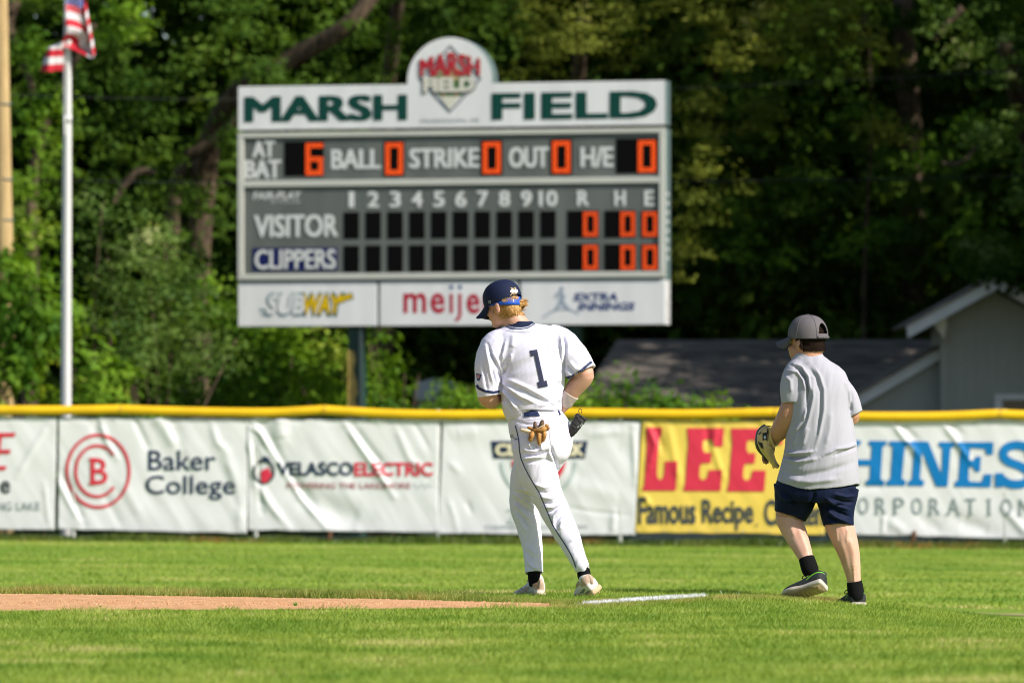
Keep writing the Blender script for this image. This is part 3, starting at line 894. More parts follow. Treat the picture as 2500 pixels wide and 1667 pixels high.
M_SBW = mat('board_white', (0.84, 0.85, 0.85), .4, noise=.10, nscale=1.8, stretch=(2.2, 1, .3), detail=6)
M_SBG = mat('board_grey', (0.145, 0.16, 0.148), .5, noise=.22, nscale=1.6, stretch=(1.6, 1, .35), detail=6)
M_SBF = mat('board_frame', (0.60, 0.61, 0.55), .45, noise=.08, nscale=1.3)
M_SBC = mat('board_cabinet', (0.10, 0.15, 0.15), .55, noise=.1)
M_BLK = mat('digit_black', (0.004, 0.004, 0.004), .7, spec=.05)
M_LET = ink('board_lettering', (0.72, 0.74, 0.72)); M_GRN = ink('forest_green', (0.0, 0.055, 0.042))
M_LEDB = mat('led_plate', (0.10, 0.010, 0.002), .5, emis=(1, .04, .0), estr=.10)
M_LED = mat('led', (0.4, 0.05, 0.01), .4, emis=(1, .095, .003), estr=1.1)
sbox('cabinet', 581, 1624, 326, 796, -.43, -.02, M_SBC)
# white header with its round crown
pts = [(581, nom(581, 211)), (581, nom(581, 318)), (1624, nom(1624, 312)), (1624, nom(1624, 201))]
y204 = 204
r = 105.0; cxb, cyb = 1098, 198
a0 = -math.degrees(math.asin((205 - cyb) / r))
crown = arc(cxb, cyb, 104, 106, a0 + 0, 180 - a0, 40)
pts = [(581, 212), (581, 318), (1624, 318), (1624, 212)] + [(x, nom(cxb, y)) for x, y in crown if True]
n = len(pts)
V = [sb(x, y, 0) for x, y in pts] + [sb(x, y, -.40) for x, y in pts]
F = [list(range(n)), list(range(2 * n - 1, n - 1, -1))] + [(i, (i + 1) % n, (i + 1) % n + n, i + n) for i in range(n)]
hp = pyd('header_panel', V, F); b = bmesh.new(); b.from_mesh(hp); bmesh.ops.recalc_face_normals(b, faces=b.faces[:]); b.to_mesh(hp); b.free()
M_SBE = M_SBC
header = obj('header_panel', hp, M_SBW); header.parent = board; header.matrix_parent_inverse = board.matrix_basis.inverted()
header.data.materials.append(M_SBC)
for p in header.data.polygons:
    if len(p.vertices) == 4: p.material_index = 1
stext('MARSH', 596, 233, 994, 296.5, M_GRN, .006, header, fat=5.0)
stext('FIELD', 1200.5, 225, 1605, 290.5, M_GRN, .006, header, fat=5.0)
emb = sprint('emblem', *stroke2d([(1099, 113), (1173, 194), (1098, 274), (1025, 194)], 5, True), NAVY, .006, header)
sprint('emblem', *poly2d([(1050, 180), (1146, 180), (1150, 196), (1128, 236), (1072, 236), (1046, 198)]), ink('field_green', (0.10, .22, .07)), .004, header)
sprint('emblem', *poly2d([(1072, 168), (1124, 168), (1118, 196), (1078, 196)]), ink('sand', (.60, .42, .18)), .008, header)
sprint('emblem', *merge2d(stroke2d([(1064, 205), (1096, 256)], 5), stroke2d([(1132, 205), (1100, 256)], 5)), ink('clay', (.45, .22, .08)), .008, header)
sprint('emblem', *poly2d([(1079, 236), (1117, 236), (1117, 244), (1098, 268), (1079, 244)]), ink('plate_cream', (.70, .69, .58)), .010, header)
RB = ink('badge_red', (.50, .018, .035))
V, F = box_text('MARSH', 1025, 128, 1173, 186, fat=2.2)
u = (V[:, 0] - 1099) / 74; t = (186 - V[:, 1]) / 58
V[:, 1] = 186 - 3 * u ** 2 * 0 - t * (58 - 17 * np.abs(u) ** 1.3)
CRW = ink('badge_cream', (.74, .72, .62))
V_, F_ = text2d('MARSH', .06)
big = (V - [1099, 160]) * [1.02, 1.06] + [1099, 160]
sprint('emblem_lettering', big, F, CRW, .010 + (np.arange(len(V)) // (len(V) // 5)) * .0009, header)
sprint('emblem_lettering', V, F, RB, .016 + (np.arange(len(V)) // (len(V) // 5)) * .0009, header)
V, F = box_text('FIELD', 1034, 190, 1160, 225, bold=.05)
sprint('emblem_lettering', (V - [1097, 207]) * [1.04, 1.12] + [1097, 209], F, CHAR, .012, header)
sprint('emblem_lettering', V, F, CRW, .018, header)
stext('MUSKEGON, MI', 1027, 290.5, 1168, 301.5, GREY, .006, header)
# rails and stiles
sbox('rail', 581, 1624, 326, 337.5, -.02, .035, M_SBF); sbox('rail', 595.2, 1610, 443, 457.5, -.019, .033, M_SBF); sbox('rail', 581, 1624, 670, 684, -.02, .035, M_SBF)
sbox('stile', 581, 595, 337.8, 669.8, -.02, .034, M_SBF); sbox('stile', 1610.2, 1624, 337.8, 669.8, -.02, .034, M_SBF)
ctrl = sbox('count_panel', 595.5, 1609.8, 337.8, 442.8, -.022, -.004, M_SBG)
line = sbox('line_score_panel', 595.5, 1609.8, 457.8, 669.8, -.022, -.004, M_SBG)
for x in (885, 1155, 1303): sbox('seam', x, x + 1.6, 338, 442.6, -.006, -.002, M_SBC, ctrl)
for x in (884, 1151, 1302): sbox('seam', x, x + 1.4, 458, 517, -.006, -.002, M_SBC, line)
sbox('seam', 985, 1175, 345, 346.4, -.006, -.002, M_SBC, ctrl)
S7 = {'0': 'abcdef', '6': 'acdefg'}
def digit(ch, x0, x1, y0, y1, parent):
    xm = (x0 + x1) / 2; y0, y1 = nom(xm, y0), nom(xm, y1)
    t = 11.5 if x1 - x0 > 40 else 10.0; ym = (y0 + y1) / 2; R = []
    s = S7[ch]
    if 'a' in s: R.append((x0, x1, y0, y0 + t))
    if 'd' in s: R.append((x0, x1, y1 - t, y1))
    if 'g' in s: R.append((x0 + t, x1 - (t if 'b' in s and 'c' in s else (t if 'c' in s else 0)), ym - t / 2, ym + t / 2))
    if 'f' in s: R.append((x0, x0 + t, y0 + t, ym))
    if 'e' in s: R.append((x0, x0 + t, ym, y1 - t))
    if 'b' in s: R.append((x1 - t, x1, y0 + t, ym))
    if 'c' in s: R.append((x1 - t, x1, ym - (t / 2 if 'b' not in s else 0), y1 - t))
    V = []; F = []
    for a, b_, c, d in R:
        o = len(V); V += [sb(a, d, .010), sb(b_, d, .010), sb(b_, c, .010), sb(a, c, .010)]; F.append((o, o + 1, o + 2, o + 3))
    plate = obj('digit', pyd('digit', V, F), M_LEDB, parent)
    V = []; F = []
    for a, b_, c, d in R:
        nx = max(1, round((b_ - a) / 4.0)); ny = max(1, round((d - c) / 4.0))
        for i in range(nx):
            for j in range(ny):
                x = a + (i + .5) * (b_ - a) / nx; y = c + (j + .5) * (d - c) / ny; o = len(V); q = 1.25
                V += [sb(x - q, y + q, .016), sb(x + q, y + q, .016), sb(x + q, y - q, .016), sb(x - q, y - q, .016)]; F.append((o, o + 1, o + 2, o + 3))
    tag(obj('leds', pyd('leds', V, F), M_LED, plate), kind='stuff')
def window(x0, x1, y0, y1, parent):
    return sbox('digit_window', x0, x1, y0, y1, -.003, .004, M_BLK, parent, image=True)
for t, bb in (('AT', (615, 344, 672, 385)), ('BAT', (597, 391, 686, 436)), ('BALL', (808, 365, 930, 413)), ('STRIKE', (999, 362, 1170, 411)), ('OUT', (1242, 359, 1340, 410)), ('H/E', (1417.5, 358.5, 1498, 409))):
    stext(t, *bb, M_LET, .004, ctrl, fat=2.3)
for x0, x1, y0, y1, ch, d in ((694, 790, 346, 430, '6', (746, 789, 350, 428)), (938, 987, 345, 430, '0', (941, 984, 349, 427)), (1174, 1227, 343, 428, '0', (1179, 1223, 347, 424.5)),
                              (1344, 1397, 341, 427, '0', (1349, 1393, 344.5, 423)), (1504.6, 1606, 339, 423, '0', (1558, 1602, 343, 421))):
    wdw = window(x0, x1, y0, y1, ctrl); digit(ch, d[0], d[1], d[2], d[3], wdw)
stext('FAIR-PLAY', 617, 468, 736, 487, M_LET, .004, line, bold=.02, shear=.2)
stext('by Trans-Lux', 662, 489, 733, 498, M_LET, .004, line)
for k in range(10):
    c = 857.8 + 53.4 * k; t = str(k + 1)
    h = 14 if k < 9 else 23
    if k == 0: h = 7
    y0 = 468 - .3 * k
    stext(t, c - h, y0, c + h, y0 + 39, M_LET, .004, line, fat=2.1)
for t, x0, x1 in (('R', 1409, 1438), ('H', 1500, 1528), ('E', 1573, 1597)): stext(t, x0, 465, x1, 503, M_LET, .004, line, fat=2.1)
stext('VISITOR', 620, 524, 825, 579, M_LET, .004, line, fat=2.1)
nb = sbox('name_plate', 617, 823, 605, 661, -.003, .006, ink('plate_navy', (.006, .012, .10)), line, image=True)
stext('CLIPPERS', 622, 609, 820, 657, M_LET, .012, nb, fat=1.5)
for row in (0, 1):
    for k in range(10):
        c = 857.8 + 53.4 * k; y0 = 518 + 81.5 * row - .35 * k
        window(c - 18.7, c + 18.7, y0, y0 + 65, line)
    for x0, x1, d0, d1 in ((1385, 1462, 1424, 1460), (1476, 1553, 1515, 1551), (1565, 1609, 1569, 1605.5)):
        yy = 515 + 81.5 * row
        wdw = window(x0, x1, yy - 1, yy + 65, line); digit('0', d0, d1, yy + 2, yy + 62.5, wdw)
sp = [sbox('sponsor_panel', a, b_, 690, 797, -.40, 0, M_SBW) for a, b_ in ((581, 920), (927, 1263), (1271, 1624))]
M_SUBY = ink('sandwich_yellow', (.72, .48, .0)); M_DKG = ink('dark_green', (.0, .08, .05)); M_WH = ink('white', (.78, .80, .80)); M_SIL = ink('silver', (.24, .34, .35))
V, F = box_text('SUB', 650, 719, 745, 767, shear=.22, bold=.03)
sprint('lettering', (V - [697, 743]) * [1.12, 1.26] + [696, 744], F, M_SIL, .004, sp[0])
sprint('lettering', V, F, M_WH, .012, sp[0])
stroke_l = stroke2d([(634, 756), (652, 757), (640, 770)], 7); sprint('arrow', *stroke_l, M_SIL, .006, sp[0])
V, F = box_text('WAY', 741, 719, 838, 766, shear=.22, bold=.05)
sprint('lettering', (V - [790, 742]) * [1.11, 1.28] + [790, 743], F, M_DKG, .004, sp[0])
sprint('lettering', V, F, M_SUBY, .012, sp[0])
sprint('arrow', *stroke2d([(828, 734), (848, 725), (862, 722)], 16), M_DKG, .005, sp[0])
sprint('arrow', *stroke2d([(826, 735), (848, 725), (860, 722)], 11), M_SUBY, .014, sp[0])
MR = ink('grocer_red', (.46, .012, .04)); MB_ = ink('grocer_blue', (.0, .06, .25))
x = 985
for ch, x0, x1, y0, y1 in (('m', 985, 1041, 715, 764), ('e', 1051, 1086, 715, 765), ('e', 1139, 1172, 717, 766), ('r', 1180, 1200, 717, 764)):
    stext(ch, x0, y0, x1, y1, MR, .004, sp[1], bold=.02)
sprint('lettering', *poly2d([(1098, 717), (1106, 717), (1106, 764), (1098, 764)]), MR, .004, sp[1])
sprint('lettering', *stroke2d([(1123, 717), (1123, 768), (1119, 779), (1111, 781)], 8), MR, .004, sp[1])
for xx in (1102, 1123): sprint('dot', *poly2d(arc(xx, 701, 5, 5, 0, 345, 15)), MB_, .004, sp[1])
XB = ink('sport_navy', (.03, .06, .20)); XG = ink('sport_grey', (.36, .42, .50))
V, F = box_text('EXTRA', 1400, 715, 1508, 735, shear=.2, bold=.04); sprint('lettering', V, F, XB, .004, sp[2])
V, F = box_text('INNINGS', 1410, 738, 1551, 758, shear=.2, bold=.04); sprint('lettering', V, F, XB, .004, sp[2])
sprint('figure', *stroke2d([(1324, 776), (1345, 761), (1372, 754), (1398, 758), (1414, 767)], 4), XG, .004, sp[2])
sprint('figure', *poly2d(arc(1371, 706, 6, 7, 0, 345, 12)), XG, .004, sp[2])
sprint('figure', *stroke2d([(1356, 728), (1360, 716), (1371, 714), (1379, 722), (1374, 736)], 5), XG, .006, sp[2])
sprint('figure', *poly2d([(1366, 716), (1376, 720), (1378, 736), (1394, 756), (1386, 757), (1372, 744), (1360, 756), (1352, 756), (1364, 738)]), XG, .005, sp[2])
for k in range(8): sbox('side_text_mark', 1624.0, 1624.6, 480 + k * 22, 487 + k * 22, -.24, -.16, M_SBW)  # plain white marks in place of faint vertical lettering on the side face
M_GP = mat('post_green', (0.015, 0.055, 0.04), .45, noise=.2); M_PY = mat('peeling_yellow', (.62, .45, .12), .7, noise=.4, nscale=6, col2=(.45, .30, .08))
for (a, b_) in ((846, 882), (1382, 1412)):
    p = sbox('post', a, b_, 797, 1345, -.34, -.10, M_GP)
    if a == 846:
        sprint('peeling_paint', *poly2d([(845, 855), (860, 858), (864, 880), (859, 905), (866, 930), (870, 960), (862, 975), (872, 1000), (845, 1000)]), M_PY, -.097, p, image=False)
        sbox('conduit', 874, 882, 797, 1345, -.097, -.04, mat('conduit', (.06, .09, .09), .3, metal=.4), p)

# ================================================================== FLAGPOLE, FLAG, UTILITY POLE, WIRES
M_POLE = mat('pole_white', (0.74, 0.73, 0.72), .35, spec=.6, noise=.08, nscale=1.2, metal=.1)
DP = 82.0
fp = thing('flagpole', 'tall white metal flagpole behind the fence', 'flagpole', PV(161, 1330, DP))
V, F = tube([(166, -260, 0, 7.5), (166, 60, 0, 8.5), (164, 400, 0, 10.5), (162, 800, 0, 12), (161, 1335, 0, 13)], k=4, n=20)
place('shaft', pyd('shaft', V, F), DP, M_POLE, fp)
V, F = tube([(165, 283, 0, 11), (165, 300, 0, 11)], k=2, n=16, flat=True); place('collar', pyd('collar', V, F), DP, M_POST, fp)
V, F = tube([(157, 285, -10, 2.5), (157, 330, -10, 2.5)], k=2, n=8); place('cleat', pyd('cleat', V, F), DP, M_POST, fp)
V, F = tube([(158, -230, -9, .8), (156, 300, -11, .8)], k=6, n=6); place('halyard', pyd('halyard', V, F), DP, M_POLE, fp)
V, F = ball((0, 0, 0), (15, 15, 15)); place('finial', pyd('finial', V + np.array([166, 0, 280]), F), DP, mat('finial_gold', (.7, .5, .15), .3, metal=.8), fp)
# the flag: 13 stripes run along the fly; cloth hangs limp from the hoist and folds back over itself
M_FR = mat('flag_red', (0.60, 0.02, 0.04), .7, trans=.25); M_FW = mat('flag_white', (0.78, 0.76, 0.78), .7, trans=.25); M_FB = mat('flag_blue', (0.05, 0.07, 0.28), .7, trans=.2)
def flag():
    # hoist runs up the pole; rows = stripes (0 bottom .. 13 top); columns along the fly
    nr, ncx = 78, 60
    hoist = lambda t: np.array([157 + 4 * t, -6.0, -(172 - 230 * t)])
    V = np.zeros((nr + 1, ncx + 1, 3))
    for i in range(nr + 1):
        t = i / nr
        for j in range(ncx + 1):
            s = j / ncx
            # limp cloth: the fly end drops and swings, first to the left then back over the pole to the right
            h = hoist(t)
            k = min(1.0, max(0.0, (t - .24) / .22)); k = k * k * (3 - 2 * k)
            xl = -62 * min(s / .55, 1) * (1 - 1.05 * t) if True else 0
            left = h + np.array([-60 * (1 - t * 1.25) * math.sin(min(s, .62) / .62 * 1.57) + 34 * max(0, s - .62) / .38 , -10 * math.sin(s * 9 + t * 3) - 12 * s, -(2 + 22 * s * (1 - t) * .4) + 6 * s])
            right = h + np.array([66 * math.sin(s * 1.9) * (1 - .7 * (t - .5)) - 6 * math.sin(s * 12), -22 * math.sin(s * 6 + 1) - 8, -62 * s * s - 18 * s + 6 * math.sin(s * 8)])
            V[i, j] = left * (1 - k) + right * k
            V[i, j, 1] += 5 * math.sin(s * 14 + t * 8)
    V = V.reshape(-1, 3); F = []; mi = []
    for i in range(nr):
        for j in range(ncx):
            a = i * (ncx + 1) + j; F.append((a, a + 1, a + ncx + 2, a + ncx + 1))
            st = int(i / nr * 13); canton = st >= 9 and j < ncx * .5
            mi.append(2 if canton else (0 if st % 2 == 0 else 1))
    m = pyd('cloth', W(V, DP), F, True)
    for x in (M_FR, M_FW, M_FB): m.materials.append(x)
    m.polygons.foreach_set('material_index', mi)
    return m
fl = thing('flag', 'red white and blue striped flag hanging limp from the pole', 'flag', PV(160, 60, DP))
c = obj('cloth', flag(), None, fl); g = c.modifiers.new('t', 'SOLIDIFY'); g.thickness = .004
stars = []
Fst = []
for i in range(9):
    for j in range(6):
        a = (42 + i * 4) * 61 + 2 + j * 4
        p = Vector(c.data.vertices[a].co) + Vector((0, -.012, 0)); o = len(stars)
        stars += [p + Vector((.02 * math.sin(k * 1.2566 / 2 + 0) * (1 if k % 2 == 0 else .4), -.002, .02 * math.cos(k * 1.2566 / 2) * (1 if k % 2 == 0 else .4))) for k in range(10)]
        Fst.append(list(range(o, o + 10)))
tag(obj('stars', pyd('stars', stars, Fst), M_FW, fl), kind='stuff')

M_WOOD = mat('pole_wood', (0.54, 0.39, 0.18), .8, nscale=6, col2=(0.38, 0.26, 0.12), stretch=(6, 6, .4), bump=.3)
DU = 88.0
up_ = thing('utility_pole', 'yellowish wooden utility pole at the left edge', 'pole', PV(8, 1330, DU))
V, F = tube([(-4, -300, 0, 17), (4, 300, 0, 21), (9, 700, 0, 25), (12, 1340, 0, 29)], k=3, n=20)
place('shaft', pyd('shaft', V, F), DU, M_WOOD, up_)
for y, r in ((252, 21.6), (436, 23), (535, 24)):
    V, F = tube([(5 + y / 100, y, 0, r), (5 + y / 100, y + 4, 0, r)], k=2, n=20, flat=True); place('band', pyd('band', V, F), DU, M_SBC, up_)
V, F = tube([(-26, -120, -4, 5), (-14, -120, -4, 5)], k=2, n=8)
place('insulator', pyd('insulator', V, F), DU, M_POST, up_)
M_LINE = mat('cable', (0.05, 0.05, 0.05), .6)
for pts, lab in (([(-200, 225), (600, 243), (1640, 216), (1900, 205), (2200, 190), (2500, 172), (2900, 148)], 'upper thin power cable crossing the dark trees at right'),
                 ([(-200, 435), (700, 448), (1600, 443), (1900, 440), (2200, 436), (2500, 428), (2900, 417)], 'lower thin power cable crossing the dark trees at right')):
    V, F = tube([(x, y, 0, .7) for x, y in pts], k=8, n=6)
    tag(place('power_cable', pyd('power_cable', V, F), 93.5, M_LINE), lab, 'cable')

# ================================================================== HOUSES
M_ROOF = mat('shingle_roof', (0.25, 0.21, 0.175), .9, nscale=2.2, col2=(0.11, 0.10, 0.09), bump=.6, bscale=14, stretch=(.6, 1, 3))
M_WALL = mat('house_siding', (0.40, 0.41, 0.36), .8, noise=.08, nscale=1.5)
M_FAS = mat('fascia_white', (0.78, 0.79, 0.78), .6, noise=.12, nscale=3)
M_GLS = mat('window_glass', (0.02, 0.02, 0.022), .1, spec=.7)
def prism(name, poly, y0, y1, m, parent, bevel=0):
    """poly: world (x, z) outline extruded between depths y0 and y1"""
    n = len(poly)
    V = [(x, y0, z) for x, z in poly] + [(x, y1, z) for x, z in poly]
    F = [list(range(n)), list(range(2 * n - 1, n - 1, -1))] + [(i, (i + 1) % n, (i + 1) % n + n, i + n) for i in range(n)]
    me = pyd(name, V, F); b = bmesh.new(); b.from_mesh(me); bmesh.ops.recalc_face_normals(b, faces=b.faces[:]); b.to_mesh(me); b.free()
    return obj(name, me, m, parent)
def q(px, py, Y): v = PV(px, py, Y); return (v.x, v.z)
GZ = float(gz(5, 100)) - .3
# low house: long roof facing the field and a small gable end
h1 = thing('low_house', 'low house with long grey shingle roof behind the fence', 'house', (5.0, 99, GZ))
YR, YE = 104.0, 98.6
x0r, zr = q(1508, 829, YR); x1r, _ = q(2330, 826, YR)
x0e = q(1400, 1008, YE)[0]; x1e = q(2330, 1000, YE)[0]; ze = q(1500, 1008, YE)[1]
V = [(x0e, YE, ze), (x1e, YE, ze), (x1r, YR, zr), (x0r, YR, zr), (x0e, YR + 5.4, ze), (x1e, YR + 5.4, ze)]
V += [(a, b_, c - .10) for a, b_, c in V]
F = [(0, 1, 2, 3), (3, 2, 5, 4), (6, 9, 8, 7), (9, 10, 11, 8), (0, 6, 7, 1), (4, 5, 11, 10), (0, 3, 9, 6), (3, 4, 10, 9), (1, 7, 8, 2), (2, 8, 11, 5)]
rf = obj('roof', pyd('roof', V, F), M_ROOF, h1)
# ridge and shingle courses
for k in range(1, 13):
    t = k / 13; y = YE + (YR - YE) * t; z = ze + (zr - ze) * t; xa = x0e + (x0r - x0e) * t
    V = [(xa, y - .19, z + .004 - .19 * (zr - ze) / (YR - YE)), (x1r, y - .19, z + .004 - .19 * (zr - ze) / (YR - YE)), (x1r, y - .19, z + .022 - .19 * (zr - ze) / (YR - YE)), (xa, y - .19, z + .022 - .19 * (zr - ze) / (YR - YE)),
         (x1r, y + .19, z + .006 + .19 * (zr - ze) / (YR - YE)), (xa, y + .19, z + .006 + .19 * (zr - ze) / (YR - YE))]
    obj('shingle_course', pyd('shingle_course', V, [(0, 1, 2, 3), (3, 2, 4, 5)]), M_ROOF, rf)
prism('wall', [(x0r + .1, GZ), (x1e, GZ), (x1e, ze - .12), (x0r + .1, ze - .12)], YE + .5, YR + 5, M_WALL, h1)
YG = 97.6
g0 = q(2060, 1010, YG); g1 = q(2299, 872, YG); g2 = q(2299, 1040, YG)
prism('gable_wall', [(g0[0], GZ), (g1[0], GZ), g1, (g0[0], g0[1])], YG, YG + 1.3, M_WALL, h1)
fa = [q(2070, 978, YG), q(2299, 846, YG), q(2299, 874, YG), q(2070, 1008, YG)]
prism('fascia', fa, YG - .14, YG - .02, M_FAS, h1)
ra = [q(2060, 975, YG), q(2299, 838, YG), q(2299, 846, YG), q(2060, 983, YG)]
prism('gable_roof', ra, YG - .2, YG + 4, M_ROOF, h1)
# taller house
h2 = thing('tall_house', 'grey gabled house with white fascia at the right edge', 'house', (9.5, 99, GZ))
YH = 97.0
w0 = q(2299, 1040, YH)[0]
pk = q(2428, 712, YH); ev = q(2299, 782, YH)
xr = 2 * pk[0] - w0
prism('wall', [(w0, GZ), (xr, GZ), (xr, ev[1]), pk, (w0, ev[1])], YH, YH + 2.4, M_WALL, h2)
th = .24
prism('fascia', [q(2207, 798, YH), q(2428, 678, YH), q(2428, 708, YH), q(2212, 826, YH)], YH - .62, YH - .5, M_FAS, h2)
prism('fascia', [q(2428.5, 678, YH), q(2650, 798, YH), q(2645, 826, YH), q(2428.5, 708, YH)], YH - .62, YH - .5, M_FAS, h2)
prism('soffit', [q(2212, 819, YH), q(2428, 700, YH), q(2428, 706, YH), q(2216, 825, YH)], YH - .5, YH - .003, M_FAS, h2)
prism('roof', [q(2200, 796, YH), q(2428, 670, YH), (pk[0] + (pk[0] - q(2200, 797, YH)[0]), q(2200, 797, YH)[1]), (pk[0] + (pk[0] - q(2200, 797, YH)[0]), q(2200, 810, YH)[1]), q(2428, 677, YH), q(2204, 800, YH)], YH - .66, YH + 2.6, M_ROOF, h2)
prism('corner_board', [q(2297, 800, YH), q(2312, 800, YH), q(2312, 1050, YH), q(2297, 1050, YH)], YH - .03, YH - .001, M_WALL, h2)
prism('eave_bracket', [q(2272, 778, YH), q(2306, 776, YH), q(2306, 795, YH), q(2300, 830, YH), q(2280, 798, YH)], YH - .45, YH - .032, mat('bracket_cream', (.62, .60, .45), .7), h2)
for x in range(2330, 2520, 26):   # siding battens
    yt = 782 - 70 * max(0, 1 - abs(x - 2428) / 129)
    prism('batten', [q(x, yt + 34, YH), q(x + 2.5, yt + 34, YH), q(x + 2.5, 1050, YH), q(x, 1050, YH)], YH - .012, YH - .001, M_WALL, h2)
wf = prism('window', [q(2440, 975, YH), q(2620, 975, YH), q(2620, 1120, YH), q(2440, 1120, YH)], YH - .02, YH - .002, M_GLS, h2)
for nm, pl in (('frame', [(2427, 962), (2634, 962), (2634, 976), (2427, 976)]), ('frame', [(2427, 976.5), (2446, 976.5), (2446, 1130), (2427, 1130)]), ('frame', [(2524, 976.5), (2534, 976.5), (2534, 1130), (2524, 1130)]), ('frame', [(2615, 976.5), (2634, 976.5), (2634, 1130), (2615, 1130)])):
    prism(nm, [q(x, y, YH) for x, y in pl], YH - .09, YH - .021, M_FAS, wf)
sh = thing('shed', 'small shed with pale blue grey roof seen between the bushes', 'shed', PV(1050, 1300, 99))
prism('roof', [q(1015, 934, 99), q(1065, 922, 99), q(1110, 934, 99), q(1112, 975, 99), q(1010, 975, 99)], 98.8, 101.5, mat('shed_roof', (.30, .36, .42), .6), sh)
prism('wall', [q(1020, 976, 99), q(1105, 976, 99), q(1105, 1330, 99), q(1020, 1330, 99)], 99, 101.3, M_WALL, sh)

# ================================================================== TREES
def leafcloud(blobs, size, per, rng, cl=(.30, .55), flat=.6, droop=.25, shell=.55):
    """blobs: centre xyz, radii xyz. clusters of quads on each blob"""
    PS = []; NS = []; SZ = []; RN = []
    for (c, r, dens) in blobs:
        c = np.array(c); r = np.array(r)
        area = 4 * math.pi * ((r[0] * r[1]) ** 1.6 / 3 + (r[0] * r[2]) ** 1.6 / 3 + (r[1] * r[2]) ** 1.6 / 3) ** (1 / 1.6)
        nc = max(5, int(area * 1.15 * dens))
        d = rng.normal(size=(nc, 3)); d /= np.linalg.norm(d, axis=1)[:, None]
        rad = shell + (1 - shell) * rng.random(nc) ** .6
        CC = c + d * r * rad[:, None]
        cr = rng.uniform(cl[0], cl[1], nc)
        k = max(4, int(per))
        dd = rng.normal(size=(nc, k, 3)); dd /= np.linalg.norm(dd, axis=2)[..., None]
        rr = rng.random((nc, k, 1)) ** .5
        pos = CC[:, None, :] + dd * rr * cr[:, None, None] * np.array([1.15, 1.15, flat])
        pos[..., 2] -= droop * cr[:, None] * (dd[..., 0] ** 2 + dd[..., 1] ** 2)
        nn = dd * .7 + d[:, None, :] * .5 + rng.normal(size=dd.shape) * .55 + np.array([0, 0, .45])
        nn /= np.linalg.norm(nn, axis=2)[..., None]
        PS.append(pos.reshape(-1, 3)); NS.append(nn.reshape(-1, 3)); n = nc * k
        RN.append(np.clip(np.repeat(rng.normal(.45, .16, nc), k) + rng.normal(0, .14, n), 0, 1))
        SZ.append(size * rng.uniform(.6, 1.25, n))
    Pp = np.concatenate(PS); Nn_ = np.concatenate(NS); S = np.concatenate(SZ)[:, None]; R = np.concatenate(RN)
    t = rng.normal(size=Pp.shape); u = np.cross(Nn_, t); u /= np.linalg.norm(u, axis=1)[:, None]; v = np.cross(Nn_, u)
    V = np.stack([Pp - u * S * .6, Pp - v * S * .33 + u * S * .05, Pp + u * S * .6 - Nn_ * S * .12, Pp + v * S * .33 + u * S * .05], 1).reshape(-1, 3)
    F = np.arange(len(V)).reshape(-1, 4)
    return V, F, R

def wtube(pts, n=9, k=4, wob=0.0, seed=0):
    """world tube: (x, y, z, r)"""
    S = catmull(pts, k); C = S[:, :3]; r = S[:, 3]; R = []
    rg = np.random.default_rng(seed)
    a = np.linspace(0, 2 * np.pi, n, endpoint=False); u = np.array([1.0, 0.1, 0])
    for i in range(len(C)):
        t = C[min(i + 1, len(C) - 1)] - C[max(i - 1, 0)]; t /= np.linalg.norm(t) + 1e-9
        u = u - t * (u @ t); u /= np.linalg.norm(u) + 1e-9; v = np.cross(t, u)
        q_ = 1 + wob * rg.normal(size=n)
        R.append(C[i] + (r[i] * q_)[:, None] * (np.outer(np.cos(a), u) + np.outer(np.sin(a), v)))
    return rings_mesh(R)

M_BARK = mat('bark', (0.15, 0.108, 0.07), .95, spec=.1, nscale=5, col2=(0.045, 0.034, 0.025), bump=1.0, bscale=18, stretch=(3, 3, .5))
LM = {
    'oak': leaf_mat('leaf_oak', (0.032, 0.080, 0.009), (0.115, 0.205, 0.022), .38, (0.22, 0.30, 0.06), nscale=.5, rough=.65, spec=.12),
    'bright': leaf_mat('leaf_bright', (0.050, 0.135, 0.010), (0.185, 0.325, 0.022), .40, (0.34, 0.42, 0.07), nscale=.7, rough=.65, spec=.15),
    'olive': leaf_mat('leaf_olive', (0.075, 0.11, 0.014), (0.27, 0.30, 0.045), .38, (0.42, 0.40, 0.12), nscale=.6, rough=.7, spec=.1),
    'grey': leaf_mat('leaf_grey', (0.045, 0.105, 0.014), (0.155, 0.245, 0.045), .38, (0.38, 0.40, 0.18), nscale=.8, rough=.6, spec=.2),
    'dark': leaf_mat('leaf_dark', (0.022, 0.052, 0.007), (0.080, 0.145, 0.017), .32, (0.13, 0.19, 0.03), nscale=.4, rough=.7, spec=.05),
}
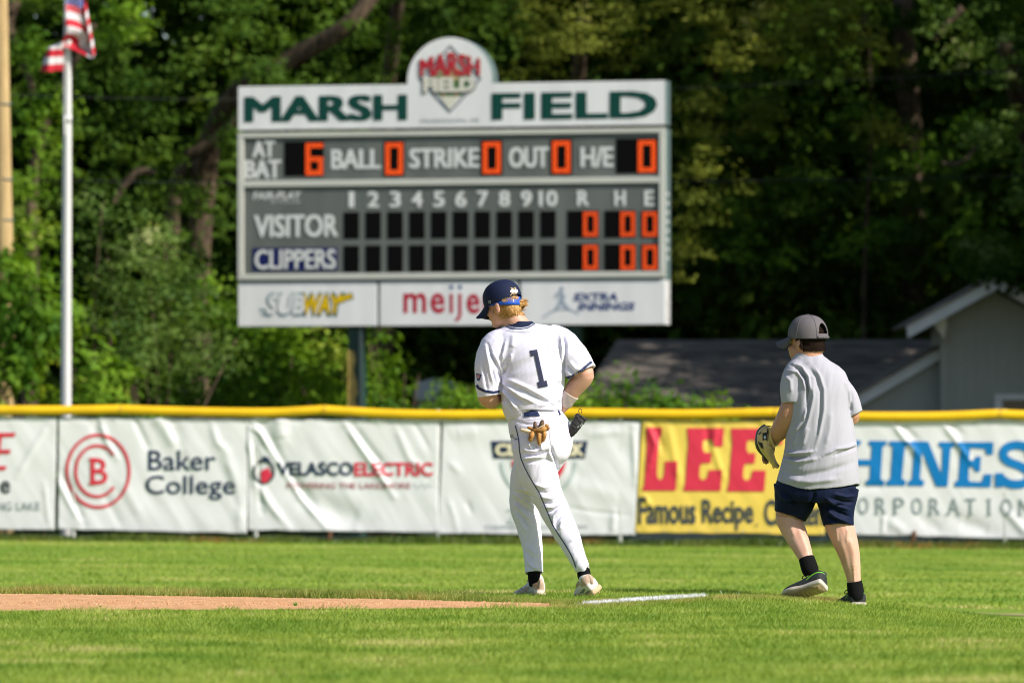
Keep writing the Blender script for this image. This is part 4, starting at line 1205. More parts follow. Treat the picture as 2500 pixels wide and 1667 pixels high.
def tree(name, label, cat, kind, blobs, trunk=(), limbs=(), size=0.126, per=59, seed=1, group=None, cl=(.30, .55), base=None, loose=None, droop=.25, shell=.55, rpx=True):
    """blobs: (px, py, rx, ry, Y, depth radius m, density); trunk and limbs: lists of (px, py, Y, radius m)"""
    rng = np.random.default_rng(seed)
    B = []
    for (px, py, rx, ry, Y, rd, de) in blobs:
        B.append((PV(px, py, Y), (rx * Y / K, rd, ry * Y / K), de))
    b0 = base or (trunk[0][0][:3] if trunk else (blobs[0][0], 1330, blobs[0][4]))
    bx, by = PV(b0[0], 1000, b0[2]).x, b0[2]
    root = thing(name, label, cat, (bx, by, float(gz(bx, by))), group)
    V, F, R = leafcloud(B, size, per, rng, cl, droop=droop, shell=shell)
    obj('crown' if trunk else 'foliage', mesh_np('foliage', V, F, True, R), LM[kind], root)
    for i, t in enumerate(trunk):
        pts = [(*PV(a, b_, c), r) for a, b_, c, r in t]
        V, F = wtube(pts, 12, 6, .05, seed + i); obj('trunk', pyd('trunk', V, F, True), M_BARK, root)
    for i, t in enumerate(limbs):
        pts = [(*PV(a, b_, c), r) for a, b_, c, r in t]
        V, F = wtube(pts, 9, 5, .05, seed + 50 + i); obj('branch', pyd('branch', V, F, True), M_BARK, root)
    if not trunk:   # stems inside the bush
        V = []; F = []; parts = []
        for k in range(7):
            c, r, _ = B[k % len(B)]; g = float(gz(c[0], c[1]))
            parts.append(wtube([(bx + rng.normal() * .3, by + rng.normal() * .2, g - .1, .035), (c[0] + rng.normal() * r[0] * .3, c[1], (g + c[2]) / 2, .025), (c[0] + rng.normal() * r[0] * .5, c[1] + rng.normal() * .3, c[2] + r[2] * .3, .01)], 6, 3))
        for v, f in parts:
            o = sum(len(x) for x in V); V.append(v); F += [[i + o for i in qq] for qq in f]
        tag(obj('stems', pyd('stems', np.concatenate(V), F, True), M_BARK, root), kind='stuff')
    return root
G1 = 'bushes along the back of the fence'; G2 = 'trees of the wood behind the scoreboard'
# --- bushes in front (left to right)
tree('bush', 'broad bright green bush filling the lower left corner above the fence', 'bush', 'bright',
     [(40, 760, 120, 130, 86, 1.0, 1), (150, 900, 150, 130, 85.5, 1.0, 1), (20, 1000, 140, 160, 85, 1.0, 1), (260, 980, 120, 130, 85.5, .8, 1), (60, 640, 70, 60, 86.5, .7, .9), (20, 720, 90, 75, 86, .8, 2.2), (20, 840, 90, 90, 86, .8, 2.0), (120, 760, 90, 70, 86.2, .8, 1.4)], size=0.148, per=52, seed=3, group=G1)
tree('bush', 'greyish leaved bush rising to the right of the flagpole', 'bush', 'grey',
     [(300, 620, 110, 130, 89, 1.0, 1), (380, 740, 120, 130, 88.5, 1.0, 1), (260, 800, 110, 140, 88, .9, 1), (420, 860, 120, 110, 88, .9, 1), (330, 940, 150, 120, 87.5, .9, 1), (230, 520, 70, 80, 89, .7, .9), (400, 620, 70, 70, 89, .7, .9), (330, 560, 80, 80, 89.5, .8, .9), (470, 760, 80, 90, 88.5, .8, 1), (520, 880, 70, 90, 88.4, .7, .9)], size=0.089, per=80, seed=4, group=G1)
tree('bush', 'leafy yellow green bush below the left end of the scoreboard', 'bush', 'bright',
     [(480, 900, 110, 110, 92.5, .9, 1), (540, 830, 110, 110, 92.8, .9, 1), (640, 900, 120, 110, 92.4, .9, 1), (500, 720, 60, 60, 93, .6, .9), (740, 870, 120, 100, 92.5, .9, 1), (740, 960, 110, 90, 92.2, .8, 1), (590, 1000, 160, 90, 92, .8, 1), (620, 780, 90, 80, 93, .8, .8)], size=0.141, per=56, seed=5, group=G1)
tree('bush', 'bush growing just right of the peeling scoreboard post', 'bush', 'bright',
     [(920, 865, 80, 85, 93, .8, 1), (950, 940, 110, 90, 92.6, .9, 1), (900, 1000, 110, 80, 92.4, .8, 1), (820, 900, 80, 110, 93.2, .8, 1)], size=0.133, per=52, seed=6, group=G1)
tree('bush', 'low sunlit bush behind the left elbow of the ball player', 'bush', 'bright',
     [(1130, 960, 60, 55, 84, .7, 1), (1190, 1000, 90, 70, 83.8, .7, 1), (1100, 1010, 80, 60, 84, .7, 1)], size=0.118, per=56, seed=7, group=G1)
tree('bush', 'bright bush between the ball player and the low house', 'bush', 'bright',
     [(1455, 960, 80, 75, 84, .8, 1.1), (1560, 965, 80, 65, 83.6, .8, 1.1), (1640, 990, 80, 50, 83.6, .7, 1), (1395, 985, 80, 85, 84, .8, 1.1), (1720, 1005, 60, 42, 83.4, .6, 1)], size=0.111, per=59, seed=8, group=G1)
# --- trees
tree('oak_tree', 'old oak with thick forked trunk and leaning limb left of the scoreboard', 'tree', 'oak',
     [(380, 120, 170, 120, 97, 1.3, .8), (250, 260, 130, 120, 96, 1.2, .8), (560, 60, 150, 110, 96.5, 1.2, .8), (420, 300, 110, 80, 97.5, 1.0, .7), (700, 180, 90, 60, 98, 1.0, .7), (800, 60, 120, 80, 97, 1.2, .8),
      (330, 440, 90, 70, 98, .9, .6), (560, 330, 60, 50, 96, .7, .5), (470, 600, 60, 40, 96.5, .5, .35), (500, 470, 50, 60, 96.5, .5, .3), (640, 170, 50, 30, 95, .4, .25), (700, 300, 90, 110, 96, 1, .9), (820, 420, 110, 140, 95.5, 1, .9), (680, 520, 70, 110, 96.4, 1, .9), (760, 620, 90, 80, 96, 1, .8), (480, -120, 330, 110, 98, 2.0, .6), (760, -150, 300, 120, 99, 2.0, .6), (600, -320, 400, 160, 100, 2.6, .5), (150, -60, 140, 130, 97, 1.5, .8)],  # includes leaf clusters hidden behind the scoreboard, added to shade the trunk
     trunk=[[(478, 1340, 98.5, .34), (480, 800, 98.5, .24), (484, 640, 98.5, .22), (492, 520, 98.5, .22), (500, 400, 98.5, .24)],
            [(497, 430, 98.5, .24), (520, 330, 98, .20), (590, 220, 97, .20), (720, 140, 96.5, .17), (850, 60, 96, .15), (960, -80, 96, .10)]],
     limbs=[[(455, 385, 97.4, .10), (520, 345, 97.2, .10), (580, 290, 97, .08), (640, 235, 96.8, .06)], [(425, 640, 98.6, .16), (428, 540, 98.6, .17), (432, 450, 98.6, .15), (470, 380, 98.6, .12)],
            [(275, 500, 95.8, .045), (305, 450, 95.8, .06), (345, 418, 95.8, .07), (378, 425, 95.8, .06)],
            [(88, 250, 98, .05), (60, 160, 98, .08), (20, 60, 98, .10), (60, -40, 98, .10)]], size=0.111, per=59, seed=20, group=G2, cl=(.28, .6))
tree('maple_tree', 'yellow green young maple between the utility pole and the flagpole', 'tree', 'bright',
     [(90, 300, 55, 80, 94, .7, .9), (80, 420, 60, 70, 93.5, .7, .9), (130, 230, 40, 40, 94, .5, .8), (60, 560, 80, 80, 93, .8, .8), (275, 30, 80, 60, 93, .8, .9), (330, -60, 120, 70, 93, 1, .8), (90, 120, 60, 50, 95, .7, .5)],
     trunk=[[(70, 1340, 95, .16), (75, 700, 95, .13), (95, 350, 95, .08), (230, 60, 94.4, .05)]], size=0.118, per=63, seed=21, group=G2)
tree('ash_tree', 'dense green tree rising behind the round crown of the scoreboard', 'tree', 'oak',
     [(900, 120, 130, 110, 103, 1.2, .8), (1000, 20, 150, 90, 102, 1.3, .8), (860, 250, 110, 90, 104, 1.1, .7), (1200, 60, 130, 80, 103, 1.2, .6), (1000, -140, 320, 150, 102, 2.6, .8), (1000, -360, 340, 170, 103, 3, .6)],
     trunk=[[(940, 1340, 108, .22), (930, 500, 108, .2), (960, 100, 106, .13), (1000, -200, 104, .1)]], size=0.111, per=59, seed=22, group=G2)
tree('cedar_tree', 'olive tree with shaggy sunlit sprays to the right of the scoreboard crown', 'tree', 'olive',
     [(1270, 150, 110, 70, 101, 1.0, .9), (1420, 80, 130, 70, 101, 1.1, .9), (1560, 40, 110, 70, 101, 1.0, .9), (1380, 10, 160, 60, 101.5, 1.2, .8), (1440, -160, 330, 130, 102, 2.6, .8), (1420, -380, 320, 170, 103, 3, .6)],
     trunk=[[(1400, 1340, 108, .2), (1400, 500, 108, .18), (1420, 50, 106, .10)]], size=0.089, per=87, seed=23, group=G2, droop=.8)
tree('spruce_tree', 'shaggy olive tree hanging beside the right edge of the scoreboard', 'tree', 'olive',
     [(1700, 260, 70, 60, 100, .8, 1), (1740, 380, 75, 60, 99.6, .8, 1), (1680, 470, 60, 60, 99.8, .7, 1), (1720, 60, 110, 70, 99.5, 1.0, .9), (1840, 110, 80, 50, 99, .8, 1), (1780, -20, 150, 60, 99.5, 1.1, .9), (1680, 600, 40, 60, 100.4, .5, .6), (1800, -180, 240, 120, 100.5, 2.0, .8), (1760, -360, 240, 140, 101.5, 2.4, .7)],
     trunk=[[(1745, 1340, 122, .14), (1745, 700, 121, .12), (1750, 100, 110, .07)]], size=0.089, per=87, seed=24, group=G2, droop=.9, cl=(.25, .45))
tree('linden_tree', 'pale olive leaved tree at the top right above the low house', 'tree', 'olive',
     [(2010, 40, 100, 70, 100, .9, 1), (2100, 110, 80, 60, 99.6, .8, 1), (2080, 10, 120, 60, 100, 1.0, 1), (1950, 70, 60, 40, 100, .7, .8), (2080, -160, 260, 120, 101, 2.0, .8), (2060, -360, 300, 150, 102, 2.6, .7), (2140, 290, 60, 28, 100.5, .5, .4), (1860, 240, 30, 50, 101.5, .4, .6)],
     trunk=[[(2120, 1340, 124, .2), (2120, 500, 122, .16), (2110, 50, 110, .10)]], size=0.096, per=77, seed=25, group=G2, droop=.7)
tree('vine_tree', 'tree draped with loose climbing leaves at the right edge', 'tree', 'grey',
     [(2290, 90, 60, 80, 97, .7, .5), (2420, 60, 90, 70, 96.5, .8, .9), (2480, 150, 60, 60, 96.5, .7, .9), (2460, 330, 70, 70, 96.5, .7, .6), (2490, 460, 50, 60, 96.5, .6, .7), (2390, 300, 40, 40, 97, .5, .35), (2400, 620, 70, 60, 98, .6, .25), (2480, 640, 60, 60, 97, .6, .4),
      (2420, -120, 240, 110, 98, 1.8, .8), (2440, -330, 260, 140, 99, 2.4, .8)],
     trunk=[[(2560, 1340, 107, .22), (2550, 600, 106, .2), (2450, 100, 100, .14)]],
     limbs=[[(2280, 100, 96.9, .05), (2310, 60, 96.9, .06), (2350, 20, 96.9, .07)], [(2300, 400, 97.4, .03), (2350, 395, 97.3, .035), (2390, 350, 97.4, .04)]], size=0.096, per=52, seed=26, group=G2, cl=(.22, .45))
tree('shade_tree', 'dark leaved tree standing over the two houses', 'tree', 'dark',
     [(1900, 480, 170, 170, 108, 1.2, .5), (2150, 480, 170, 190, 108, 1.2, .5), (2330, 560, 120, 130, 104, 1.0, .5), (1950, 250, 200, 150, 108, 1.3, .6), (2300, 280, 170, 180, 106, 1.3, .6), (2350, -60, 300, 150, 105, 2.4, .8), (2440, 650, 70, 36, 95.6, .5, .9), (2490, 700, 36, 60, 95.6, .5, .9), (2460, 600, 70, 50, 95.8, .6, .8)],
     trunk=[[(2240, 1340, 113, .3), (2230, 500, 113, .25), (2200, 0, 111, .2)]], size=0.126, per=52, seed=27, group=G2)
# sparse light leaves catching sun inside the dark wood
tree('sapling', 'slim sapling with a few sunlit leaves above the house roof', 'tree', 'bright',
     [(2170, 560, 60, 50, 103, .5, .25), (2080, 590, 60, 30, 103, .5, .25), (2120, 270, 60, 30, 102.5, .4, .35), (2350, 330, 50, 70, 98.5, .5, .2), (2250, 370, 40, 30, 98.5, .4, .25), (1800, 560, 60, 70, 103, .5, .2), (1870, 620, 70, 60, 103, .5, .2), (2360, 520, 60, 70, 98.5, .5, .15)],
     trunk=[[(2110, 1340, 105, .05), (2110, 700, 105, .035), (2130, 300, 103.6, .02)]], size=0.111, per=24, seed=28, group=G2, cl=(.2, .45))
# the mass of the wood behind
def wood():
    rng = np.random.default_rng(40); B = []
    for k in range(270):
        px = rng.uniform(-1000, 3300); py = rng.uniform(-500, 1250); Y = rng.uniform(110, 124)
        B.append((PV(px, py, Y), (rng.uniform(1.4, 2.6), 1.6, rng.uniform(1.2, 2.2)), .7))
    return leafcloud(B, .34, 20, rng, (.5, .9), shell=.4)
V, F, R = wood()
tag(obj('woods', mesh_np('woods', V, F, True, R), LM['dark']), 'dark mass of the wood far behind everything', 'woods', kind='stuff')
def backwall():
    rng = np.random.default_rng(41); B = []
    for k in range(150):
        px = rng.uniform(-1500, 3500); py = rng.uniform(-200, 1300); B.append((PV(px, py, 131 + rng.uniform(-2, 2)), (3.0, 1.5, 2.6), .55))
    return leafcloud(B, .6, 16, rng, (.8, 1.3), shell=.3)
V, F, R = backwall()
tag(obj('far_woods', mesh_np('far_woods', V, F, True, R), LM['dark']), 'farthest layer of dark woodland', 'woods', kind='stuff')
# tall trees just outside the frame at right, whose shade falls on the houses and the wood
for k, (x, y, hh, rr) in enumerate([(13.8, 90.5, 14, 3.6), (18.5, 95, 18, 4.2), (15.0, 99, 18, 4.2), (21.5, 88, 17, 4.2), (25, 98, 20, 4.4), (14.2, 106, 18, 4.0)]):
    rng = np.random.default_rng(80 + k)
    B = [((x + rng.normal() * rr * .25, y + rng.normal() * rr * .3, z), (rr * rng.uniform(.75, .95), rr * .75, 1.9), .62) for z in np.linspace(3.0, hh, 8)]
    root = thing('park_tree', ['tall tree beside the grey gabled house', 'tall tree beyond the gabled house', 'tree behind the gabled house', 'tree by the field edge right of the houses', 'farthest tree right of the houses', 'tall tree at the back of the house yards'][k], 'tree', (x, y, float(gz(x, y))), 'tall trees right of the houses')
    V, F, R = leafcloud(B, .34, 26, rng, (.5, .9)); obj('crown', mesh_np('crown', V, F, True, R), LM['oak'], root)
    V, F = wtube([(x, y, -1.2, .35), (x, y, 5, .28), (x + .3, y, hh - 1, .12)], 10, 4); obj('trunk', pyd('trunk', V, F, True), M_BARK, root)

# ================================================================== PEOPLE
DM = 32.0
M_SKIN = mat('skin', (0.62, 0.35, 0.255), .5, spec=.35, noise=.14, nscale=9, bump=.03, bscale=90, sss=.12)
M_SKIN2 = mat('skin_tanned', (0.50, 0.255, 0.155), .5, spec=.35, noise=.08, nscale=7, bump=.03, bscale=90, sss=.12)
M_JER = mat('jersey_white', (0.72, 0.71, 0.86), .6, spec=.2)
M_PNT = mat('trouser_white', (0.73, 0.715, 0.84), .6, spec=.2)
M_NVY = mat('cloth_navy', (0.010, 0.016, 0.048), .75, spec=.2, bump=.06, bscale=300)
M_NUM = mat('number_navy', (0.035, 0.04, 0.085), .6, spec=.3)
M_TRM = mat('trim_navy', (0.012, 0.022, 0.085), .6)
M_TEE = mat('tee_heather', (0.405, 0.40, 0.455), .85, spec=.12, nscale=500, col2=(0.37, 0.37, 0.42), detail=1)
M_SHT = mat('shorts_navy', (0.004, 0.009, 0.036), .7, spec=.15, bump=.15, bscale=200)
M_SOK = mat('sock_black', (0.008, 0.008, 0.009), .9, spec=.1, bump=.5, bscale=400)
M_HB = mat('hair_blond', (0.74, 0.47, 0.18), .6, spec=.3, nscale=60, col2=(0.46, 0.22, 0.06))
M_HD = mat('hair_dark', (0.016, 0.009, 0.006), .9, spec=.08)
M_EYE = mat('eye', (0.7, 0.7, 0.7), .2); M_PUP = mat('pupil', (.02, .02, .02), .2); M_LIP = mat('lip', (.42, .16, .13), .5)

def hand(wx, wy, wd, dirv, side, curl=.8, s=1.0):
    """five-fingered hand as closed pieces: wrist point, pointing direction and thumb side (vectors in x, depth, up)"""
    w0 = np.array([wx, wd, -wy], float); f = np.array(dirv, float); f /= np.linalg.norm(f)
    t = np.array(side, float); t -= f * (t @ f); t /= np.linalg.norm(t); p = np.cross(f, t)
    def tb(pts):
        return tube([(q[0], -q[2], q[1], r) for q, r in pts], k=3, n=10)
    parts = [tb([(w0 - f * 8, 12 * s), (w0 + f * 6 * s, 12 * s)])]
    for i in (-1.5, -.5, .5, 1.5):
        base = w0 + f * 10 * s + t * i * 7.0 * s
        kn = w0 + f * 36 * s + t * i * 8.2 * s
        parts.append(tb([(base, 7.0 * s), (kn, 6.0 * s)]))
        L = [15, 17, 16, 12][int(i + 1.5)] * s; c = curl
        a = kn + (f * math.cos(c * .6) + p * math.sin(c * .6)) * L
        b_ = a + (f * math.cos(c * 1.5) + p * math.sin(c * 1.5)) * L * .75
        e = b_ + (f * math.cos(c * 2.3) + p * math.sin(c * 2.3)) * L * .55
        parts.append(tb([(kn - f * 3, 4.6 * s), (a, 4.0 * s), (b_, 3.7 * s), (e, 3.2 * s)]))
    th = w0 + f * 10 * s + t * 11 * s
    parts.append(tb([(th, 6.2 * s), (th + f * 12 * s + t * 9 * s, 5.2 * s), (th + f * 26 * s + t * 11 * s + p * 5 * s, 4.4 * s), (th + f * 35 * s + t * 9 * s + p * 9 * s, 3.8 * s)]))
    return parts

def head_parts(H, chub=0.0, ez=0.0):
    P_ = [H.ball((0, 0, 8), (35, 43, 40), 22), H.ball((0, 14, -24), (27 + chub * 8, 30 + chub * 2, 30), 18), H.ball((0, 30, -45), (14 + chub * 4, 13, 10), 12),
          H.ball((0, 43, -12), (6, 9, 8), 10), H.ball((0, 40, -3), (4, 7, 10), 10), H.ball((0, 36, 7), (25, 10, 5), 12), H.ball((16, 28, -17), (12 + chub * 5, 13, 11), 12), H.ball((-16, 28, -17), (12 + chub * 5, 13, 11), 12),
          H.ball((0, -22, -14), (26, 22, 24), 14)]
    for s in (-1, 1):
        P_ += [H.ball((s * 35.5, -2, -9 + ez), (4.5, 9.5, 14), 12), H.ball((s * 37.5, -6, -4 + ez), (3.5, 7, 9), 10)]
    return P_

def face_details(H, root_body, D0):
    for s in (-1, 1):
        V, F = H.ball((s * 14, 37, -1), (6, 5, 4), 10); e = place('eye', pyd('eye', V, F), D0, M_EYE, root_body)
        V, F = H.ball((s * 14, 41.3, -1), (2.6, 1.5, 2.6), 8); place('pupil', pyd('pupil', V, F), D0, M_PUP, root_body)
    V, F = H.ball((0, 42.5, -30), (10, 3, 3), 10); place('mouth', pyd('mouth', V, F), D0, M_LIP, root_body)

def dome(H, c, r, zmin, fn_bottom=None, hole=None, n=64, m=26, thick=1.6, zc=1.0):
    """cap crown as an open shell: c centre, r radii; rows run from the rim up to the button"""
    V = []; F = []
    for j in range(m + 1):
        for i in range(n):
            a = 2 * math.pi * i / n          # 0 = forward
            z0 = fn_bottom(a) if fn_bottom else zmin
            e0 = math.asin(max(-.6, min(.9, z0 / r[2]))); e = e0 + (math.pi / 2 - e0) * j / m
            rr = math.cos(e) ** .82; V.append((c[0] + r[0] * math.sin(a) * rr, c[1] + r[1] * math.cos(a) * rr, c[2] + r[2] * math.sin(e) ** zc if e > 0 else c[2] + r[2] * math.sin(e)))
    for j in range(m):
        for i in range(n):
            a = 2 * math.pi * (i + .5) / n; e = (j + .5) / m
            if hole and hole(a, e): continue
            F.append((j * n + i, j * n + (i + 1) % n, (j + 1) * n + (i + 1) % n, (j + 1) * n + i))
    return H(np.array(V)), F

def shell(name, V, F, D0, m, parent, th=.003, offset=-1):
    o = place(name, pyd(name, V, F), D0, m, parent)
    g = o.modifiers.new('thickness', 'SOLIDIFY'); g.thickness = th; g.offset = offset
    return o

def brim(H, y0, ln, w, z, droop, curve, name, D0, m, parent):
    V = []; F = []; nu, nv = 22, 10
    for j in range(nv + 1):
        v = j / nv
        for i in range(nu + 1):
            u = -1 + 2 * i / nu
            x = u * w * (1 - .10 * v * abs(u)); yb = (y0 - 3) * math.sqrt(max(0, 1 - (u * .93) ** 2))
            yt = y0 + ln * math.sqrt(max(0, 1 - abs(u) ** 2.6)) - 6 * u * u
            yy = yb + (max(yt, yb) - yb) * v
            V.append((x, yy, z - curve * u * u * min(1, v * 1.6) - droop * v - 2 * v * (1 - u * u)))
    for j in range(nv):
        for i in range(nu):
            a = j * (nu + 1) + i; F.append((a, a + 1, a + nu + 2, a + nu + 1))
    return shell(name, H(np.array(V)), F, D0, m, parent, .005, 0)

def strands(H, n, test, length, dirf, D0, name, m, parent, r=(36.5, 45, 41), c=(0, 0, 8), wd=1.3, seed=3, lift=1.0, tree=None):
    rng = np.random.default_rng(seed); V = []; F = []
    k = 0
    while k < n:
        d = rng.normal(size=3); d /= np.linalg.norm(d)
        p = np.array(c) + d * np.array(r)
        nn = d / np.array(r); nn /= np.linalg.norm(nn)
        if tree is not None:
            p = np.array([rng.uniform(-42, 42), rng.uniform(-52, 30), rng.uniform(-42, 40)])
            if not test(p): continue
            h = tree.find_nearest(Vector(H(p).tolist()))
            q = np.array(h[0]) - H.o; p = np.array([q @ H.r, q @ H.f, q @ H.u]); g_ = np.array(h[1]); nn = np.array([g_ @ H.r, g_ @ H.f, g_ @ H.u])
        if not test(p): continue
        k += 1
        g = np.array(dirf(p)) + rng.normal(size=3) * .25; g -= nn * (g @ nn) * .8; g /= np.linalg.norm(g)
        L = length(p) * rng.uniform(.6, 1.2); s = np.cross(g, nn); s /= np.linalg.norm(s) + 1e-9
        o = len(V); a = p + nn * rng.uniform(0, lift); b_ = a + g * L * .5 + nn * (1.5 * lift); e = a + g * L + nn * rng.uniform(-1, 3) * lift
        V += [a - s * wd, a + s * wd, b_ - s * wd * .9, b_ + s * wd * .9, e]
        F += [(o, o + 1, o + 3, o + 2), (o + 2, o + 3, o + 4)]
    return place(name, pyd(name, H(np.array(V)), F), D0, m, parent)

def shoe(Fm, D0, parent, L, w, upm, solem, accents, hs=1.0):
    """Fm frame at the heel bottom centre, forward to the toe; returns the upper"""
    def sec(y, z, hw, hh, n=20, ex=2.4):
        a = np.linspace(0, 2 * np.pi, n, endpoint=False); c, s = np.cos(a), np.sin(a)
        c = np.sign(c) * np.abs(c) ** (2 / ex); s = np.sign(s) * np.abs(s) ** (2 / ex)
        return np.stack([hw * c, np.full(n, y), z + hh * s], -1)
    def build(rows):
        R = [sec(*r) for r in catmull(rows, 4)]
        V, F = rings_mesh(R); return Fm(V), F
    up = [(1, 22, w * .30, 12), (4, 24, w * .42, 17), (L * .16, 25, w * .46, 19), (L * .34, 23, w * .44, 17), (L * .52, 19, w * .46, 13), (L * .72, 15.5, w * .50, 9.5), (L * .88, 13, w * .44, 7.5), (L * .97, 11, w * .28, 5), (L * .995, 10.5, w * .12, 3)]
    up = [(a, 8 + (b_ - 8) * (1 + (hs - 1) * max(0, 1 - a / L / .7)), c_, e * (1 + (hs - 1) * max(0, 1 - a / L / .7))) for a, b_, c_, e in up]
    me = solid([build(up), (Fm(ball((0, L * .14, 33 * hs), (w * .42, L * .17, 19 * hs))[0]), ball((0, 0, 0), (1, 1, 1))[1])], 1.7, 4)
    u = None
    tr_ = bvh(me); u = place('upper', me, D0, upm, parent)
    so = [(-1, 9, w * .30, 4), (3, 8, w * .44, 7), (L * .2, 7, w * .46, 7), (L * .45, 6.5, w * .43, 6), (L * .72, 6.5, w * .53, 5.8), (L * .9, 7.5, w * .44, 5), (L * .99, 9, w * .28, 3.6), (L * 1.02, 9.5, w * .1, 2)]
    R = [sec(*r, 20, 5) for r in catmull(so, 4)]; V, F = rings_mesh(R)
    s = place('sole', pyd('sole', Fm(V), F), D0, solem, parent)
    for nm, pts, r, m in accents:
        q = [Fm(np.array(p, float)) for p in pts]
        V, F = tube([(a[0], -a[2], a[1], r) for a in q], k=4, n=8)
        place(nm, pyd(nm, V, F), D0, m, u)
    return u, s, tr_

# ------------------------------------------------------------------ the ball player
pl = thing('person', 'ball player in white uniform with number 1 walking away with head bowed', 'person', PV(1330, 1455, DM))
HP = Frame(1227, 739, 0, 57, 18, -3, 1.0)
arms = [tube([(1225, 845, -4, 27), (1204, 880, -10, 26), (1193, 935, -14, 25), (1191, 966, -10, 25.5), (1200, 974, 14, 23), (1222, 962, 55, 18), (1246, 948, 92, 13)]),
        tube([(1350, 845, 0, 26), (1388, 878, -6, 26), (1424, 908, -10, 24), (1423, 922, -6, 24.5), (1405, 944, 2, 23), (1391, 966, 8, 18.5), (1377, 992, 20, 13)])]
legsb = [tube([(1304, 1060, -8, 44), (1312, 1140, -10, 42), (1350, 1235, -20, 28), (1385, 1310, -38, 24), (1424, 1398, -58, 13), (1428, 1410, -58, 13)]),
         tube([(1330, 1070, 15, 44), (1290, 1160, 60, 36), (1278, 1225, 78, 26), (1296, 1320, 66, 22), (1304, 1405, 46, 13), (1305, 1425, 44, 13)])]
parts = head_parts(HP, 0, -8) + [tube([(1240, 762, 0, 26), (1256, 784, -2, 28), (1270, 800, 0, 28)]), loft([(1272, 803, 0, 24, 20), (1284, 820, 0, 52, 30), (1290, 845, 0, 76, 46), (1298, 930, 0, 68, 50), (1304, 1000, 0, 56, 44), (1316, 1060, 0, 60, 50), (1318, 1085, 0, 52, 44)], level=True)]
parts += arms + legsb
parts += hand(1373, 998, 26, (-.35, .85, -.35), (.2, .1, 1), .5, .92)
parts += hand(1250, 946, 98, (.35, .9, .1), (-.1, 0, 1), .9, .92)
bm_ = solid(parts, 2.2, 4)
tb_ = bvh(bm_)
body = place('body', bm_, DM, M_SKIN, pl)
face_details(HP, pl, DM)
# shade of the ear hollow put into colour: a darker oval on the ear
for s in (-1,):
    V, F = HP.ball((s * 40, -3, -16), (1.2, 4, 7), 8); place('ear_shade', pyd('ear_shade', V, F), DM, mat('ear_shade_skin', (.45, .19, .13), .5), body)

# jersey
torso = loft([(1275, 789, 0, 34, 31), (1285, 794, 0, 52, 36), (1295, 801, 0, 74, 43), (1290, 815, 0, 93, 52), (1293, 838, 0, 98, 60), (1297, 870, 0, 92, 66), (1300, 915, 0, 81, 66), (1299, 955, 0, 77, 63), (1298, 985, 0, 74, 60), (1302, 1001, 0, 69, 57)], n=48, ex=2.25, level=True)
blouse = loft([(1290, 965, 0, 66, 58), (1278, 990, 0, 55, 56), (1276, 1006, 0, 45, 50), (1279, 1015, 0, 35, 42)], n=36)
sl = loft([(1238, 835, -4, 38, 42), (1212, 853, -8, 43, 44), (1195, 893, -12, 37, 42), (1191, 930, -14, 31.5, 38), (1193, 958, -15, 28.5, 34), (1194, 966, -15, 27.5, 33)], hollow=True, ex=2.2)
sr = loft([(1335, 826, 0, 36, 42), (1366, 840, -3, 42, 45), (1400, 874, -8, 40, 42), (1417, 905, -11, 38.5, 38), (1421, 912, -12, 38, 37)], hollow=True, ex=2.2)
J = solid([torso, blouse, sl, sr], 1.7, 6)
wrinkle(J, 3.2, 26, 80, 62, 3); wrinkle(J, 1.6, 11, 45, 50, 8)
sculpt(J, [
    # left armpit and side seam pulls
    ([(1190, 840), (1203, 872), (1218, 900), (1224, 930)], 4, -6), ([(1197, 850), (1213, 885), (1226, 915)], 4, 4.5), ([(1232, 850), (1226, 890), (1222, 930)], 5, 4),
    ([(1186, 845), (1196, 900), (1206, 945)], 5, 3.5), ([(1176, 880), (1186, 930), (1190, 955)], 4, -3), ([(1200, 900), (1214, 945)], 4, -4),
    ([(1222, 930), (1240, 944), (1270, 966), (1310, 985)], 5, 5), ([(1222, 937), (1245, 962), (1275, 985)], 4, -5), ([(1224, 948), (1248, 978), (1262, 1000)], 4, 5), ([(1222, 925), (1250, 930), (1290, 948), (1340, 975)], 6, 3.5),
    ([(1230, 962), (1244, 985), (1250, 1005)], 4, -4.5), ([(1228, 978), (1236, 998)], 3, 4), ([(1262, 940), (1300, 965), (1350, 990)], 5, -3.5),
    ([(1226, 905), (1244, 880), (1252, 860)], 5, 4), ([(1224, 915), (1236, 900), (1246, 872)], 4, -4), ([(1236, 830), (1232, 855), (1220, 880)], 5, 3),
    ([(1378, 905), (1374, 940), (1362, 975), (1350, 1000)], 5, 3.5), ([(1365, 925), (1362, 965), (1356, 992)], 4, -3.5), ([(1373, 968), (1340, 985), (1310, 992)], 5, 3), ([(1372, 980), (1345, 996)], 3.5, -3.5),
    # right shoulder seam and sleeve
    ([(1374, 808), (1381, 845), (1378, 880), (1376, 910)], 4, -5), ([(1368, 812), (1373, 850), (1370, 890)], 5, 3.5), ([(1388, 880), (1405, 900), (1425, 905)], 5, 3), ([(1382, 900), (1396, 918)], 4, 4), ([(1384, 890), (1404, 915)], 3, -3.5),
    ([(1240, 800), (1285, 812), (1330, 806)], 6, 2.5), ([(1255, 815), (1250, 850)], 8, 2.5), ([(1330, 815), (1345, 850)], 8, 2)])
tJ = bvh(J); getVL = getV(J); getFL = [list(p.vertices) for p in J.polygons]
jer = place('jersey', J, DM, M_JER, pl)
